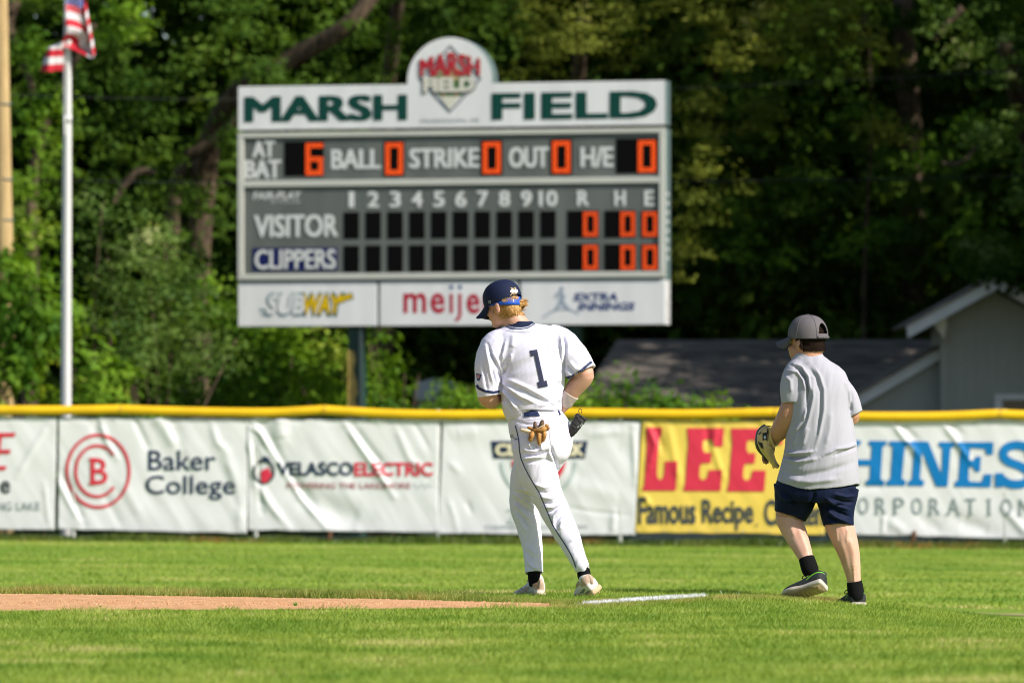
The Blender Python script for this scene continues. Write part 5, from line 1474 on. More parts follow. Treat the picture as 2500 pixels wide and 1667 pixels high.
# number 1
n1 = [(1293, 855), (1312, 853), (1327, 930), (1333, 929), (1336, 941), (1314, 947), (1311, 933), (1316, 931), (1303, 868), (1297, 870)]
decal('number', tJ, *poly2d([(1293, 856), (1311, 853), (1328, 930), (1334, 928), (1337, 941), (1336, 943), (1314, 947), (1311, 933), (1317, 931), (1304, 868), (1296, 870)]), 1.0, DM, M_NUM, jer)
# sleeve stripes
def band(name, tree, pts, w, off, m, par): decal(name, tree, *ribbon2d(pts, w), off, DM, m, par, 2.6)
band('sleeve_stripe', tJ, [(1163.5, 940), (1170, 948), (1185, 955), (1205, 957.5), (1219, 955)], 6.2, .9, M_TRM, jer)
band('sleeve_stripe', tJ, [(1382, 923), (1397, 919), (1415, 908), (1432, 893), (1444, 883)], 6.4, .9, M_TRM, jer)
band('collar_stripe', tJ, [(1236, 797), (1250, 801.5), (1272, 803.5), (1290, 800), (1306, 791)], 2.2, 1.0, M_TRM, jer)
V, F = loft([(1268, 784, 0, 31, 29), (1271, 790, 0, 34, 32), (1273, 798, 0, 36, 33)], n=36, level=True)
Vm, Fm_ = merge3([(V, F), (getVL, getFL)])
tJC = BVHTree.FromPolygons([tuple(v) for v in Vm], Fm_)
decal('collar_back', tJC, *poly2d([(1240, 795), (1246, 791), (1258, 790), (1275, 789.5), (1292, 789), (1301, 790), (1292, 796), (1275, 799.5), (1256, 799)]), 1.2, DM, M_NVY, jer, 2.2)
V, F = loft([(1268, 784, 0, 31, 29), (1271, 790, 0, 34, 32), (1273, 798, 0, 36, 33)], n=36, level=True)
co = place('collar', pyd('collar', V, F), DM, M_NVY, jer)
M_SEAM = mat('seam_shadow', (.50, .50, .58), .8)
for pts in ([(1374, 812), (1379, 840), (1379, 875), (1376, 902)], [(1194, 838), (1206, 862), (1217, 888), (1223, 915)], [(1232, 806), (1260, 811), (1300, 809), (1330, 803)]):
    band('seam', tJ, pts, .9, .5, M_SEAM, jer)
pt = [(1157, 912), (1175, 917), (1170, 931), (1162, 929)]
decal('sleeve_patch', tJ, *poly2d([(1163, 911), (1176, 914), (1171, 930), (1165, 928)]), .9, DM, ink('patch_blue', (.05, .06, .16)), jer)
decal('sleeve_patch', tJ, *poly2d([(1165, 914), (1173, 916), (1170, 925), (1166, 923)]), 1.3, DM, ink('patch_pink', (.55, .22, .24)), jer)

# trousers
pel = loft([(1303, 1003, 0, 62, 50), (1305, 1016, 0, 66, 54), (1311, 1036, 0, 71, 60), (1321, 1062, 0, 76, 66), (1322, 1086, 0, 75, 68), (1318, 1112, 0, 66, 62), (1316, 1128, 0, 52, 48)], n=44, ex=2.15)
butt = [loft([(1343, 1046, 8, 46, 48), (1348, 1066, 8, 50.5, 54), (1348, 1088, 10, 49.5, 56), (1344, 1115, 14, 43, 52), (1336, 1148, 18, 31, 42), (1327, 1180, 22, 19, 28)], level=True), ball((1298, -12, -1088), (48, 54, 56))]
lg1 = loft([(1306, 1080, -10, 54, 56), (1308, 1120, -10, 53, 56), (1316, 1160, -12, 49, 52), (1332, 1200, -16, 40, 44), (1354, 1245, -22, 35.5, 38), (1378, 1292, -32, 31.5, 34), (1400, 1340, -46, 24.5, 28), (1419, 1380, -56, 19, 23), (1421.5, 1385, -57, 18.6, 22.5)], hollow=True, ex=2.1)
lg2 = loft([(1330, 1075, 12, 56, 52), (1312, 1120, 34, 56, 50), (1292, 1165, 58, 46, 46), (1279, 1215, 78, 36, 40), (1281, 1245, 80, 34, 38), (1291, 1285, 74, 30, 34), (1298, 1325, 66, 25.5, 29), (1303, 1370, 54, 23, 26), (1304.5, 1399, 47, 22.8, 25)], hollow=True, ex=2.1)
T = solid([pel, lg1, lg2] + [ (b_[0], b_[1]) for b_ in butt], 1.7, 6)
wrinkle(T, 1.8, 20, 60, 20, 13); wrinkle(T, 1.0, 9, 30, 15, 18)
sculpt(T, [
    ([(1346, 1090), (1349, 1105), (1358, 1130), (1364, 1152)], 4, -7), ([(1338, 1098), (1352, 1128), (1358, 1160)], 5, 3), ([(1275, 1106), (1300, 1112), (1330, 1106), (1345, 1096)], 4.5, -5), ([(1275, 1098), (1305, 1102), (1338, 1090)], 5, 3.5),
    ([(1275, 1122), (1300, 1116), (1330, 1114)], 4, 4), ([(1290, 1082), (1300, 1096)], 4, 4), ([(1302, 1078), (1312, 1096)], 3.5, -4), ([(1320, 1080), (1324, 1100)], 4, 3), ([(1280, 1128), (1310, 1126), (1340, 1120)], 4, -3),
    ([(1300, 1180), (1330, 1190), (1362, 1180)], 5, 3), ([(1308, 1196), (1335, 1203), (1366, 1192)], 4, -3), ([(1316, 1212), (1345, 1217), (1370, 1204)], 4.5, 3.5), ([(1322, 1226), (1350, 1228), (1374, 1214)], 3.5, -4), ([(1326, 1238), (1350, 1238), (1378, 1224)], 4, 4),
    ([(1332, 1250), (1352, 1246), (1375, 1230)], 3, -4), ([(1345, 1268), (1360, 1250), (1382, 1232)], 4, 4.5), ([(1350, 1280), (1366, 1262), (1384, 1240)], 3.5, -4), ([(1352, 1262), (1352, 1285), (1362, 1300)], 4, 3.5), ([(1372, 1270), (1366, 1292)], 4, 2.5),
    ([(1390, 1320), (1405, 1316), (1418, 1312)], 5, 1.8), ([(1398, 1345), (1415, 1338), (1428, 1332)], 5, -1.6),
    ([(1255, 1205), (1280, 1222), (1306, 1238)], 4, 4), ([(1252, 1215), (1275, 1236), (1300, 1252)], 3.5, -4), ([(1254, 1228), (1275, 1248), (1296, 1270)], 4, 4.5), ([(1258, 1242), (1276, 1262), (1292, 1288)], 3.5, -3.5), ([(1262, 1200), (1285, 1208), (1304, 1216)], 4, -4), ([(1264, 1192), (1290, 1198)], 4, 3),
    ([(1262, 1256), (1275, 1280), (1285, 1300)], 4, 3), ([(1285, 1330), (1305, 1350), (1318, 1352)], 5, 2.5), ([(1285, 1365), (1300, 1385), (1318, 1388)], 4, 3), ([(1288, 1380), (1305, 1394)], 3, -3), ([(1284, 1345), (1300, 1366)], 4, -2.5),
    ([(1254, 1050), (1258, 1075), (1256, 1095)], 5, -3), ([(1300, 1040), (1330, 1046), (1360, 1040)], 6, 2), ([(1255, 1028), (1290, 1036), (1320, 1034)], 4, -2)])
tT = bvh(T)
tro = place('trousers', T, DM, M_PNT, pl)
band('side_piping', tT, [(1258, 1038), (1263, 1055), (1267, 1076), (1268.5, 1100), (1272, 1118), (1280, 1138), (1290, 1158), (1303, 1180), (1316, 1201), (1328, 1229), (1339, 1255), (1350, 1282), (1363, 1303), (1378, 1326), (1392, 1349), (1400, 1366), (1406, 1384)], 2.2, .8, M_TRM, tro)
band('piping', tT, [(1258, 1038), (1268, 1034), (1280, 1034)], 1.2, .6, M_PNT, tro)
decal('belt', tT, *poly2d([(1279, 1006), (1296, 1003), (1312, 1004), (1319, 1016), (1298, 1016), (1280, 1018)]), 1.6, DM, M_TRM, pl)
decal('belt', tT, *poly2d([(1361, 1001), (1364, 1001), (1369, 1013), (1366, 1014)]), 1.6, DM, M_TRM, pl)
for pts in ([(1338, 1006), (1340, 1040), (1343, 1072), (1347, 1092)], [(1284, 1046), (1300, 1045), (1340, 1042)], [(1372, 1066), (1386, 1062), (1397, 1058)], [(1242, 1022), (1262, 1026), (1300, 1024), (1340, 1020), (1372, 1014)]):
    band('seam', tT, pts, .9, .5, M_SEAM, tro)
band('belt_loop', tT, [(1275, 1008), (1274, 1020), (1281, 1025)], 3.5, 2.6, M_PNT, tro)
decal('logo', tT, *ribbon2d([(1245, 1070), (1248, 1062), (1253, 1060), (1253, 1064), (1248, 1067), (1255, 1068)], 1.2), .8, DM, CHAR, tro)

# shoes and socks
V, F = loft([(1420, 1378, -56, 12.5, 15), (1424, 1390, -58, 15.5, 18), (1426, 1404, -58, 16.5, 20), (1428, 1416, -56, 14, 20)]); place('sock', pyd('sock', V, F), DM, M_SOK, pl)
V, F = loft([(1304, 1392, 47, 15, 17), (1304, 1405, 46, 15.5, 18), (1304, 1416, 48, 14.5, 18), (1302, 1428, 52, 11, 18)]); place('sock', pyd('sock', V, F), DM, M_SOK, pl)
M_CLT = mat('cleat_white', (0.66, 0.62, 0.56), .5, noise=.18, nscale=18, bump=.2, bscale=90); M_CLS = mat('cleat_sole', (0.66, 0.55, 0.38), .55, noise=.3, nscale=14, col2=(.45, .30, .16))
M_TAN = mat('cleat_tan', (0.46, 0.33, 0.24), .7, noise=.2, nscale=20)
Fr = Frame(1318, 1461, 40, 32, 0, 0, 1.0)
acc = [('lace', [(-7, 62, 29), (0, 60, 33), (7, 62, 29)], 1.2, M_CLT), ('lace', [(-7, 72, 24), (0, 70, 28), (7, 72, 24)], 1.2, M_CLT), ('tongue', [(0, 38, 42), (0, 48, 37)], 6, M_TAN), ('heel_tab', [(-3, 1, 30), (0, -1, 38), (2, 2, 46)], 5.5, M_TAN),
       ('side_stripe', [(-20, 30, 18), (-20, 44, 22), (-19, 56, 26)], 2.0, M_TAN), ('side_stripe', [(-20.5, 42, 14), (-21, 54, 16), (-19.5, 66, 21)], 2.0, M_TAN), ('collar_edge', [(-12, 10, 42), (-14, 24, 43), (-10, 38, 44)], 3, M_TAN)]
ur, sr_, tfr = shoe(Fr, DM, pl, 104, 44, M_CLT, M_CLS, acc, 1.22)
Fl = Frame(1463, 1444, -72, 42, 20, 30, 1.0)
ul, sl_, tfl = shoe(Fl, DM, pl, 104, 44, M_CLT, M_CLS, acc, 1.15)
GB_ = mat('cleat_grey', (.16, .18, .20), .6)
decal('side_panel', tfr, *poly2d([(1300, 1418), (1316, 1412), (1326, 1422), (1328, 1438), (1312, 1440), (1300, 1434)]), .6, DM, M_TAN, ur, 2.5)
decal('side_panel', tfr, *poly2d([(1277, 1440), (1283, 1432), (1292, 1430), (1294, 1436), (1284, 1443)]), .6, DM, M_TAN, ur, 2.5)
decal('side_panel', tfl, *poly2d([(1418, 1414), (1430, 1404), (1448, 1396), (1458, 1404), (1446, 1416), (1428, 1430), (1418, 1432)]), .6, DM, M_TAN, ul, 2.5)
decal('side_stripe', tfl, *poly2d([(1413, 1450), (1424, 1436), (1430, 1438), (1420, 1454)]), .7, DM, GB_, ul, 2.5)
decal('side_stripe', tfl, *poly2d([(1424, 1452), (1436, 1440), (1441, 1442), (1430, 1455)]), .7, DM, GB_, ul, 2.5)
for i in range(7):
    y = [12, 24, 38, 60, 74, 88, 96][i]
    for x in ((-10, 10) if i % 2 == 0 else (0,)):
        for Fm, par in ((Fr, sr_), (Fl, sl_)):
            q_ = Fm(np.array([[x, y, 1.0], [x, y, -3.0]]))
            if Fm is Fr: continue
            V, F = tube([(a[0], -a[2], a[1], 2.4) for a in q_], k=2, n=6); place('stud', pyd('stud', V, F), DM, M_CLS, par)

# headwear: navy cap, blue band, hair
cr = (41, 48, 42)
def rim(a):
    b_ = math.cos(a - math.pi)     # 1 at the back
    arch = 15 * math.exp(-((((a - math.pi + math.pi) % (2 * math.pi)) - math.pi) / .62) ** 2)
    return -5 + 0 * b_ + arch
V, F = dome(HP, (0, -2, 11), cr, 0, fn_bottom=lambda a: -15 + 9 * math.exp(-((a - math.pi) / .8) ** 2) + 6 * math.exp(-(min(a, 2 * math.pi - a) / .9) ** 2), zc=.92)
capm = pyd('cap', V, F); tC = bvh(capm)
cap = place('cap', capm, DM, M_NVY, pl); g = cap.modifiers.new('t', 'SOLIDIFY'); g.thickness = .004; g.offset = 1
brim(HP, 44, 34, 37, 4, 15, 16, 'brim', DM, M_NVY, cap)
V, F = HP.ball((0, -2, 53), (4, 4, 2), 8); place('button', pyd('button', V, F), DM, M_NVY, cap)
for k in range(6):
    a = math.pi / 6 + k * math.pi / 3; pts = []
    for e in np.linspace(.12, .97, 12):
        e2 = e * math.pi / 2; rr = math.cos(e2) ** .82
        q_ = HP(np.array([41.3 * math.sin(a) * rr, -2 + 48.3 * math.cos(a) * rr, 11 + 42.3 * math.sin(e2) ** .92])); pts.append((q_[0], -q_[2], q_[1], .45))
    V, F = tube(pts, k=2, n=5); place('cap_seam', pyd('cap_seam', V, F), DM, M_NVY, cap)
lg = ink('cap_logo_white', (.75, .68, .66)); lg2 = ink('cap_logo_gold', (.6, .42, .12))
decal('logo', tC, *merge2d(poly2d([(1246, 709), (1249, 706), (1254, 708), (1258, 706), (1262, 709), (1263, 714), (1259, 716), (1254, 715), (1249, 716), (1245, 713)])), 2.4, DM, lg, cap, 2)
decal('logo', tC, *merge2d(stroke2d([(1246, 704), (1252, 706), (1258, 703)], 1.4), stroke2d([(1245, 722), (1250, 717)], 1.2), stroke2d([(1262, 722), (1257, 717)], 1.2), stroke2d([(1253, 716), (1254, 722)], 1.6)), 2.8, DM, lg2, cap, 2)
decal('maker_mark', tC, *stroke2d(arc(1197, 737, 2.6, 3, 0, 340, 10), 1.1), 2.2, DM, PALE, cap, 2)
V = []; F = []; n = 60
for j, z in enumerate((-9, -3, 4, 12)):
    for i in range(n):
        a = 2 * math.pi * i / n; f = 1.0 - .0 * j; V.append((38.2 * math.sin(a) * f, -1 + 45.5 * math.cos(a) * f, z + 11 * math.cos(a) - (0 if j else 1)))
for j in range(3):
    for i in range(n): F.append((j * n + i, j * n + (i + 1) % n, (j + 1) * n + (i + 1) % n, (j + 1) * n + i))
hbm = pyd('headband', HP(np.array(V)), F); tHB = bvh(hbm)
hb = place('headband', hbm, DM, mat('headband_blue', (.012, .075, .42), .55, spec=.3), pl)
g = hb.modifiers.new('t', 'SOLIDIFY'); g.thickness = .003; g.offset = 1
decal('band_mark', tHB, *stroke2d([(1252.5, 728), (1254, 738)], 1.2), 1.6, DM, lg, hb, 2)
hair = strands(HP, 5600, lambda p: (p[2] < -8 - 9 * min(1, max(0, -p[1] / 25)) and p[2] > -36 and p[1] < 2 and not (abs(p[0]) > 27 and p[1] > -15)), lambda p: 9.5, lambda p: (0.01 * p[0], -.08, -1), DM, 'hair', M_HB, pl, wd=1.0, lift=1.0, tree=tb_)
strands(HP, 420, lambda p: (p[1] < -26 and -26 < p[2] < -12 and p[0] > -4), lambda p: 19, lambda p: (.6, -1.4, -.05), DM, 'hair_flick', M_HB, hair, wd=1.3, seed=9, lift=2.0, tree=tb_)
strands(HP, 90, lambda p: (p[1] > 0 and p[1] < 12 and abs(p[0]) > 28 and -24 < p[2] < -4), lambda p: 9, lambda p: (0, 0, -1), DM, 'sideburn', M_HB, hair, wd=1.1, seed=11, lift=.8, tree=tb_)
strands(HP, 130, lambda p: (p[1] < -20 and -8 < p[2] < 2 and p[0] < -6), lambda p: 8, lambda p: (.8, -.3, -.5), DM, 'hair_wisp', M_HB, hair, r=(40, 47, 42), wd=.5, seed=10, lift=2)
# wristband on the right forearm
V, F = tube([(1394, 961, 6, 22.0), (1387, 972, 9, 19.8), (1380, 987, 16, 16.6)], k=4, n=24, flat=True); place('wristband', pyd('wristband', V, F), DM, mat('wrap_white', (.52, .43, .39), .8, bump=.3), pl)

# gloves in the back pocket
M_GT = mat('glove_tan', (.50, .26, .075), .6, nscale=45, spec=.25, col2=(.24, .11, .035), bump=.3, bscale=120); M_GD = mat('glove_brown', (.12, .065, .03), .6, noise=.3, nscale=30); M_GL = mat('glove_pale', (.66, .53, .38), .6, noise=.2, nscale=30)
gv = thing('batting_glove', 'tan batting glove hanging out of the left back pocket', 'glove', W(np.array([1318, -66, -1050]), DM).tolist())
dg = -70
for pts, m in (([(1296, 1053, dg, 4.2), (1283, 1050.5, dg - 3, 4.6), (1273, 1048.5, dg - 3, 3.6)], M_GL), ([(1302, 1052, dg, 5.5), (1298, 1062, dg - 4, 7), (1295, 1073, dg - 3, 5.5)], M_GT), ([(1314, 1052, dg, 5.5), (1316, 1068, dg - 5, 6.4), (1316.5, 1083, dg - 4, 4)], M_GT),
               ([(1328, 1050, dg, 5), (1329, 1062, dg - 4, 5.8), (1326, 1075, dg - 3, 4)], M_GT), ([(1290, 1043.5, dg, 3.4), (1299, 1046, dg - 2, 3.8), (1308, 1048, dg, 3)], M_GT), ([(1320, 1076, dg - 1, 1.6), (1321, 1060, dg - 4, 2)], M_GL)):
    V, F = tube(pts, k=4, n=12); place('finger', pyd('finger', V, F), DM, m, gv)
for pts, m in (([(1306, 1032, dg - 2, 4), (1307, 1042, dg - 3, 5.5), (1312, 1050, dg - 2, 5)], M_GD), ([(1324, 1029, dg - 2, 5), (1322, 1038, dg - 4, 6.5), (1316, 1048, dg - 2, 5)], M_GD), ([(1333, 1037, dg - 2, 3.6), (1338, 1044, dg - 3, 4.4), (1334, 1049, dg - 2, 3.4)], M_GT)):
    V, F = tube(pts, k=4, n=12); place('cuff', pyd('cuff', V, F), DM, m, gv)
V, F = loft([(1300, 1049, dg, 4, 6), (1312, 1050, dg - 2, 7, 9), (1326, 1047, dg - 2, 8, 9), (1336, 1045, dg, 4, 5)]); place('palm', pyd('palm', V, F), DM, M_GT, gv)
V, F = tube([(1311, 1046, dg - 9, 1.5), (1322, 1041, dg - 11, 1.5), (1331, 1036, dg - 7, 1.5)], k=3, n=8); place('strap', pyd('strap', V, F), DM, M_GL, gv)
M_GB = mat('glove_black', (.022, .021, .022), .6, noise=.3, nscale=40, bump=.6, bscale=60)
gb = thing('batting_glove', 'black folded glove with a hanging loop sticking out of the right back pocket', 'glove', W(np.array([1402, -20, -1050]), DM).tolist())
me = solid([loft([(1391, 1063, -20, 7.5, 9), (1397, 1052, -24, 10.5, 10), (1406, 1037, -26, 13.5, 9), (1415, 1024, -26, 15, 8), (1421, 1015, -26, 15, 6)], n=28, ex=3)], 1.4, 2)
wrinkle(me, 3.0, 6, 22, 125, 5); tG = bvh(me)
o_ = place('cuff', me, DM, M_GB, gb)
decal('mark', tG, *merge2d(stroke2d([(1409, 1044), (1412, 1040), (1413, 1043)], 1.2), stroke2d([(1416, 1040), (1420, 1034), (1423, 1033), (1422, 1037)], 1.3)), .9, DM, PALE, o_, 2)
V, F = tube([(1415, 1010, -27, .8), (1412.5, 1003, -27, .8), (1415, 998, -27, .8), (1419, 998.5, -27, .8), (1420.5, 1003, -27, .8), (1418, 1010, -27, .8)], k=4, n=6); place('loop', pyd('loop', V, F), DM, M_GB, gb)

# ------------------------------------------------------------------ the boy
DB = 32.3
by = thing('person', 'boy in grey shirt and navy shorts jogging after the player, grey mesh cap on', 'person', PV(2040, 1476, DB))
HB = Frame(1971, 833, 0, 52, 0, 0, 1.03)
parts = head_parts(HB, .9) + [tube([(1976, 850, -8, 31), (1976, 880, -8, 33), (1980, 905, -5, 42)]), loft([(1978, 898, 0, 36, 34), (1988, 925, 0, 58, 48), (1994, 1000, 0, 64, 56), (2000, 1100, 0, 74, 66), (1994, 1180, 0, 76, 62), (1992, 1215, 0, 74, 58)], level=True)]
parts += [tube([(1954, 935, -14, 28), (1941, 970, -24, 27.5), (1934, 992, -27, 28), (1922, 1020, -22, 27), (1906, 1048, 0, 23.5), (1893, 1066, 24, 18), (1884, 1076, 36, 15)]),
          tube([(2036, 945, 0, 26), (2060, 978, 6, 23), (2075, 1008, 8, 22), (2076, 1018, 14, 21), (2060, 1012, 60, 16), (2042, 1000, 100, 12.5)])]
parts += [tube([(1950, 1190, 4, 48), (1936, 1235, 8, 40), (1927, 1265, 8, 33), (1943, 1305, -8, 28.5), (1958, 1338, -28, 22.5), (1971, 1370, -46, 16.5), (1976, 1392, -52, 14)]),
          tube([(2042, 1195, 0, 48), (2045, 1250, -4, 40), (2049, 1280, -8, 35.5), (2065, 1325, -10, 30.5), (2076, 1365, -8, 24.5), (2084, 1410, -4, 17.5), (2087, 1440, -2, 15.5)])]
parts += hand(2040, 998, 106, (-.3, .9, .2), (.1, 0, 1), 1.2, .9)
parts += hand(1882, 1080, 40, (-.35, .5, -.8), (.6, .5, 0), .5, .8)
bb = solid(parts, 2.2, 4)
sculpt(bb, [([(2042, 1290), (2045, 1325)], 3.5, 1.6), ([(2069, 1288), (2067, 1325)], 3.5, 1.6), ([(2072, 1308), (2083, 1350), (2085, 1395)], 8, 2.6), ([(2050, 1315), (2062, 1352), (2074, 1400)], 6, 1.2), ([(2084, 1380), (2086, 1425)], 3, 1.5), ([(1948, 1285), (1962, 1320), (1974, 1352)], 7, 2.2), ([(1928, 1275), (1940, 1310)], 6, 1.2), ([(1940, 1000), (1928, 1030), (1912, 1056)], 7, 1.5), ([(1950, 1000), (1938, 1030)], 3, -1.0)])
bbt = bvh(bb)
bodyb = place('body', bb, DB, M_SKIN2, by)
bb.materials.append(mat('skin_pale', (0.66, 0.41, 0.31), .5, spec=.35, nscale=9, col2=(0.60, 0.33, 0.245), detail=6, sss=.12))
for p in bb.polygons:
    if p.center.z < .45: p.material_index = 1
face_details(HB, by, DB)
# legs are paler than the arms in the photo: same skin
tee_t = loft([(1974, 866, -5, 34, 32), (1978, 875, -4, 42, 40), (1981, 888, 0, 58, 52), (1989, 911, 0, 75, 64), (1996, 950, 0, 80, 74), (1998, 1000, 0, 80, 80), (2002, 1050, 0, 84, 84), (2004, 1095, 0, 89, 88), (2001, 1130, 0, 94, 90), (1998, 1165, 0, 100, 90), (1997, 1186, 0, 102, 88)], n=52, ex=2.25, hollow=True, level=True)
tl = loft([(1960, 903, -8, 34, 42), (1946, 917, -18, 35, 43), (1937, 945, -25, 33, 40), (1936, 970, -28, 30.5, 38), (1936.5, 981, -28, 29, 36)], hollow=True, ex=2.2)
tr = loft([(2014, 924, 0, 30, 40), (2038, 944, 0, 34, 41), (2062, 968, 2, 31, 40), (2078, 1004, 4, 27, 36), (2083, 1014, 4, 26, 34)], hollow=True, ex=2.2)
TS = solid([tee_t, tl, tr], 1.8, 6)
V = getV(TS); x = V[:, 0]; y = -V[:, 2]
k = np.clip((y - 1120) / 70, 0, 1) ** 2; s = np.clip(1 - ((x - 1990) / 104) ** 2, 0, 1)
V[:, 2] -= k * (s * 15 - 6) * np.clip((-V[:, 1] + 20) / 60, -.4, 1); V[:, 2] += k * np.clip((1950 - x) / 55, 0, 1) * 10
setV(TS, V)
wrinkle(TS, 2.4, 24, 130, 8, 23); wrinkle(TS, .7, 10, 60, 12, 28)
FS_ = .8
sculpt(TS, [
    ([(1932, 892), (1950, 900), (1964, 920), (1972, 950), (1968, 990)], 4, -6), ([(1938, 888), (1960, 898), (1974, 920), (1980, 960)], 4, 5), ([(1922, 905), (1945, 908), (1962, 928), (1968, 955)], 4, 4), ([(1915, 915), (1930, 930), (1932, 960)], 5, 3),
    ([(1975, 885), (2000, 915), (2012, 950), (2012, 1000), (2000, 1060), (1990, 1095)], 5, 3.2), ([(1968, 890), (1992, 920), (2003, 960), (2002, 1010), (1994, 1060)], 5, -3.2), ([(1984, 920), (1986, 970), (1972, 1030), (1955, 1080)], 6, 4), ([(1980, 960), (1968, 1020), (1942, 1065)], 6, -5),
    ([(1972, 990), (1962, 1030), (1936, 1058)], 5, 5), ([(1950, 1050), (1936, 1090)], 5, 3.5), ([(1975, 1040), (1960, 1090)], 5, 3), ([(2030, 1000), (2026, 1050), (2016, 1090)], 7, 2.5),
    ([(1918, 1103), (1935, 1108), (1965, 1106), (1990, 1100)], 4.5, 6), ([(1916, 1112), (1940, 1118), (1975, 1114)], 4, -6), ([(1920, 1122), (1950, 1128), (2000, 1118)], 6, 4), ([(2092, 1082), (2070, 1092), (2040, 1096), (2010, 1112)], 4.5, 5), ([(2090, 1092), (2064, 1102), (2036, 1112)], 4, -4.5),
    ([(1910, 1150), (1960, 1160), (2020, 1150), (2080, 1130)], 9, -4), ([(1920, 1172), (1980, 1176), (2050, 1168)], 8, 4), ([(2082, 950), (2078, 985), (2076, 1010)], 5, -5), ([(2060, 925), (2074, 960), (2080, 990)], 5, 3),
    ([(1898, 1180), (1950, 1192), (2000, 1196), (2060, 1193), (2094, 1186)], 2.2, 1.8)])
tTS = bvh(TS)
tee = place('shirt', TS, DB, M_TEE, by)
decal('hem_seam', tTS, *ribbon2d([(1898, 1172), (1925, 1185), (1960, 1193), (2005, 1196), (2050, 1193), (2090, 1186)], .9), .5, DB, mat('seam_grey', (.27, .27, .29), .9), tee)
decal('sleeve_seam', tTS, *ribbon2d([(1940, 893), (1958, 903), (1970, 925), (1974, 955), (1968, 985)], .9), .5, DB, mat('seam_grey3', (.28, .28, .31), .9), tee)
decal('back_seam', tTS, *ribbon2d([(1974, 882), (1990, 898), (2003, 922), (2010, 955)], .8), .4, DB, mat('seam_grey2', (.30, .30, .32), .9), tee)
V, F = loft([(1974, 862, -6, 33, 31.5), (1974, 868, -5, 36.5, 34.5), (1975, 876, -4, 42, 37)], n=36, level=True); place('neckband', pyd('neckband', V, F), DB, M_TEE, tee)

sw = loft([(1995, 1150, 0, 86, 76), (1993, 1185, 0, 98, 84), (1991, 1210, 0, 99, 82), (1990, 1226, 0, 94, 74)], n=44, ex=2.3)
s1 = loft([(1945, 1190, 4, 56, 64), (1939, 1225, 8, 50, 56), (1932, 1250, 10, 42, 48), (1929, 1259, 10, 39, 46)], hollow=True, ex=2.3)
s2 = loft([(2044, 1190, 0, 54, 64), (2042, 1225, -3, 48, 54), (2045, 1260, -8, 40, 45), (2047, 1278, -10, 37, 42)], hollow=True, ex=2.3)
S = solid([sw, s1, s2], 1.8, 3)
V = getV(S); x = V[:, 0]; y = -V[:, 2]
V[:, 2] -= np.clip((x - 2010) / 75, 0, 1) * np.clip((y - 1240) / 40, 0, 1) * 12 - np.clip((2010 - x) / 60, 0, 1) * np.clip((y - 1240) / 40, 0, 1) * 8 * (x > 1992)
setV(S, V)
wrinkle(S, 3.0, 18, 50, 30, 33)
sculpt(S, [([(2015, 1215), (2045, 1235), (2075, 1245)], 4, 4.5), ([(2020, 1228), (2048, 1250), (2078, 1262)], 4, -4.5), ([(2014, 1240), (2040, 1262), (2076, 1278)], 4, 4.5), ([(2030, 1215), (2060, 1225), (2086, 1226)], 4, -4), ([(2035, 1205), (2065, 1212), (2090, 1210)], 4, 3.5), ([(2018, 1256), (2045, 1276)], 3.5, -4),
           ([(1900, 1200), (1925, 1225), (1940, 1250)], 5, 4), ([(1915, 1200), (1945, 1235)], 5, -4), ([(1990, 1200), (1980, 1230)], 5, -4)])
shorts = place('shorts', S, DB, M_SHT, by)

V, F = loft([(1969, 1362, -44, 19.5, 19), (1973, 1375, -48, 20.5, 21), (1978, 1390, -50, 21, 24), (1982, 1400, -50, 18, 22)]); place('sock', pyd('sock', V, F), DB, M_SOK, by)
V, F = loft([(2085.5, 1419, -4, 18.5, 19), (2088, 1434, -3, 20, 22), (2090, 1450, -2, 20, 24), (2091, 1460, 0, 17, 22)]); place('sock', pyd('sock', V, F), DB, M_SOK, by)
M_BSH = mat('trainer_black', (.028, .032, .034), .7, noise=.4, nscale=30, bump=.6, bscale=160); M_BSO = mat('trainer_sole', (.60, .55, .50), .6, noise=.25, nscale=12, col2=(.42, .36, .30)); M_LIME = mat('lime_piping', (.18, .62, .03), .5)
M_TRD = mat('tread_brown', (.24, .16, .09), .8, nscale=10, col2=(.42, .33, .20), bump=1.0, bscale=40)
acc = [('lime_piping', [(-20, 40, 22), (-21, 24, 31), (-19.5, 12, 35), (-12, 1.5, 37), (0, -1.5, 37), (12, 1.5, 37), (20, 14, 34)], 1.2, M_LIME), ('heel_tab', [(-5, 3, 36), (0, 1, 42), (5, 3, 36)], 5, M_BSH), ('lace', [(-9, 50, 32), (0, 47, 38), (9, 50, 32)], 1.4, M_SOK), ('lace', [(-9, 62, 26), (0, 60, 31), (9, 62, 26)], 1.4, M_SOK),
       ('lace_bow', [(-4, 44, 40), (-12, 52, 44), (-14, 56, 36), (-5, 48, 37)], 1.2, M_SOK)]
Fa = Frame(2012, 1433, -92, 64, 15, -34, 1.0)
Fa.u = Fa.u; ua, sa_, _t = shoe(Fa, DB, by, 114, 47, M_BSH, M_BSO, acc)
R = []
for yy, hw in ((4, 14), (20, 18), (50, 17), (80, 21), (100, 17), (110, 8)):
    R.append(np.array([[-hw, yy, -.6], [hw, yy, -.6], [hw, yy, 3], [-hw, yy, 3]], float))
V, F = rings_mesh(R); place('tread', pyd('tread', Fa(V), F), DB, M_TRD, sa_)
for i in range(9):
    y = 12 + i * 11
    V, F = tube([(*(lambda q: (q[0], -q[2], q[1]))(Fa(np.array([-13., y, -1.2]))), 1.7), (*(lambda q: (q[0], -q[2], q[1]))(Fa(np.array([0., y + 4, -1.6]))), 1.7), (*(lambda q: (q[0], -q[2], q[1]))(Fa(np.array([13., y, -1.2]))), 1.7)], k=3, n=6)
    place('lug', pyd('lug', V, F), DB, M_TRD, sa_)
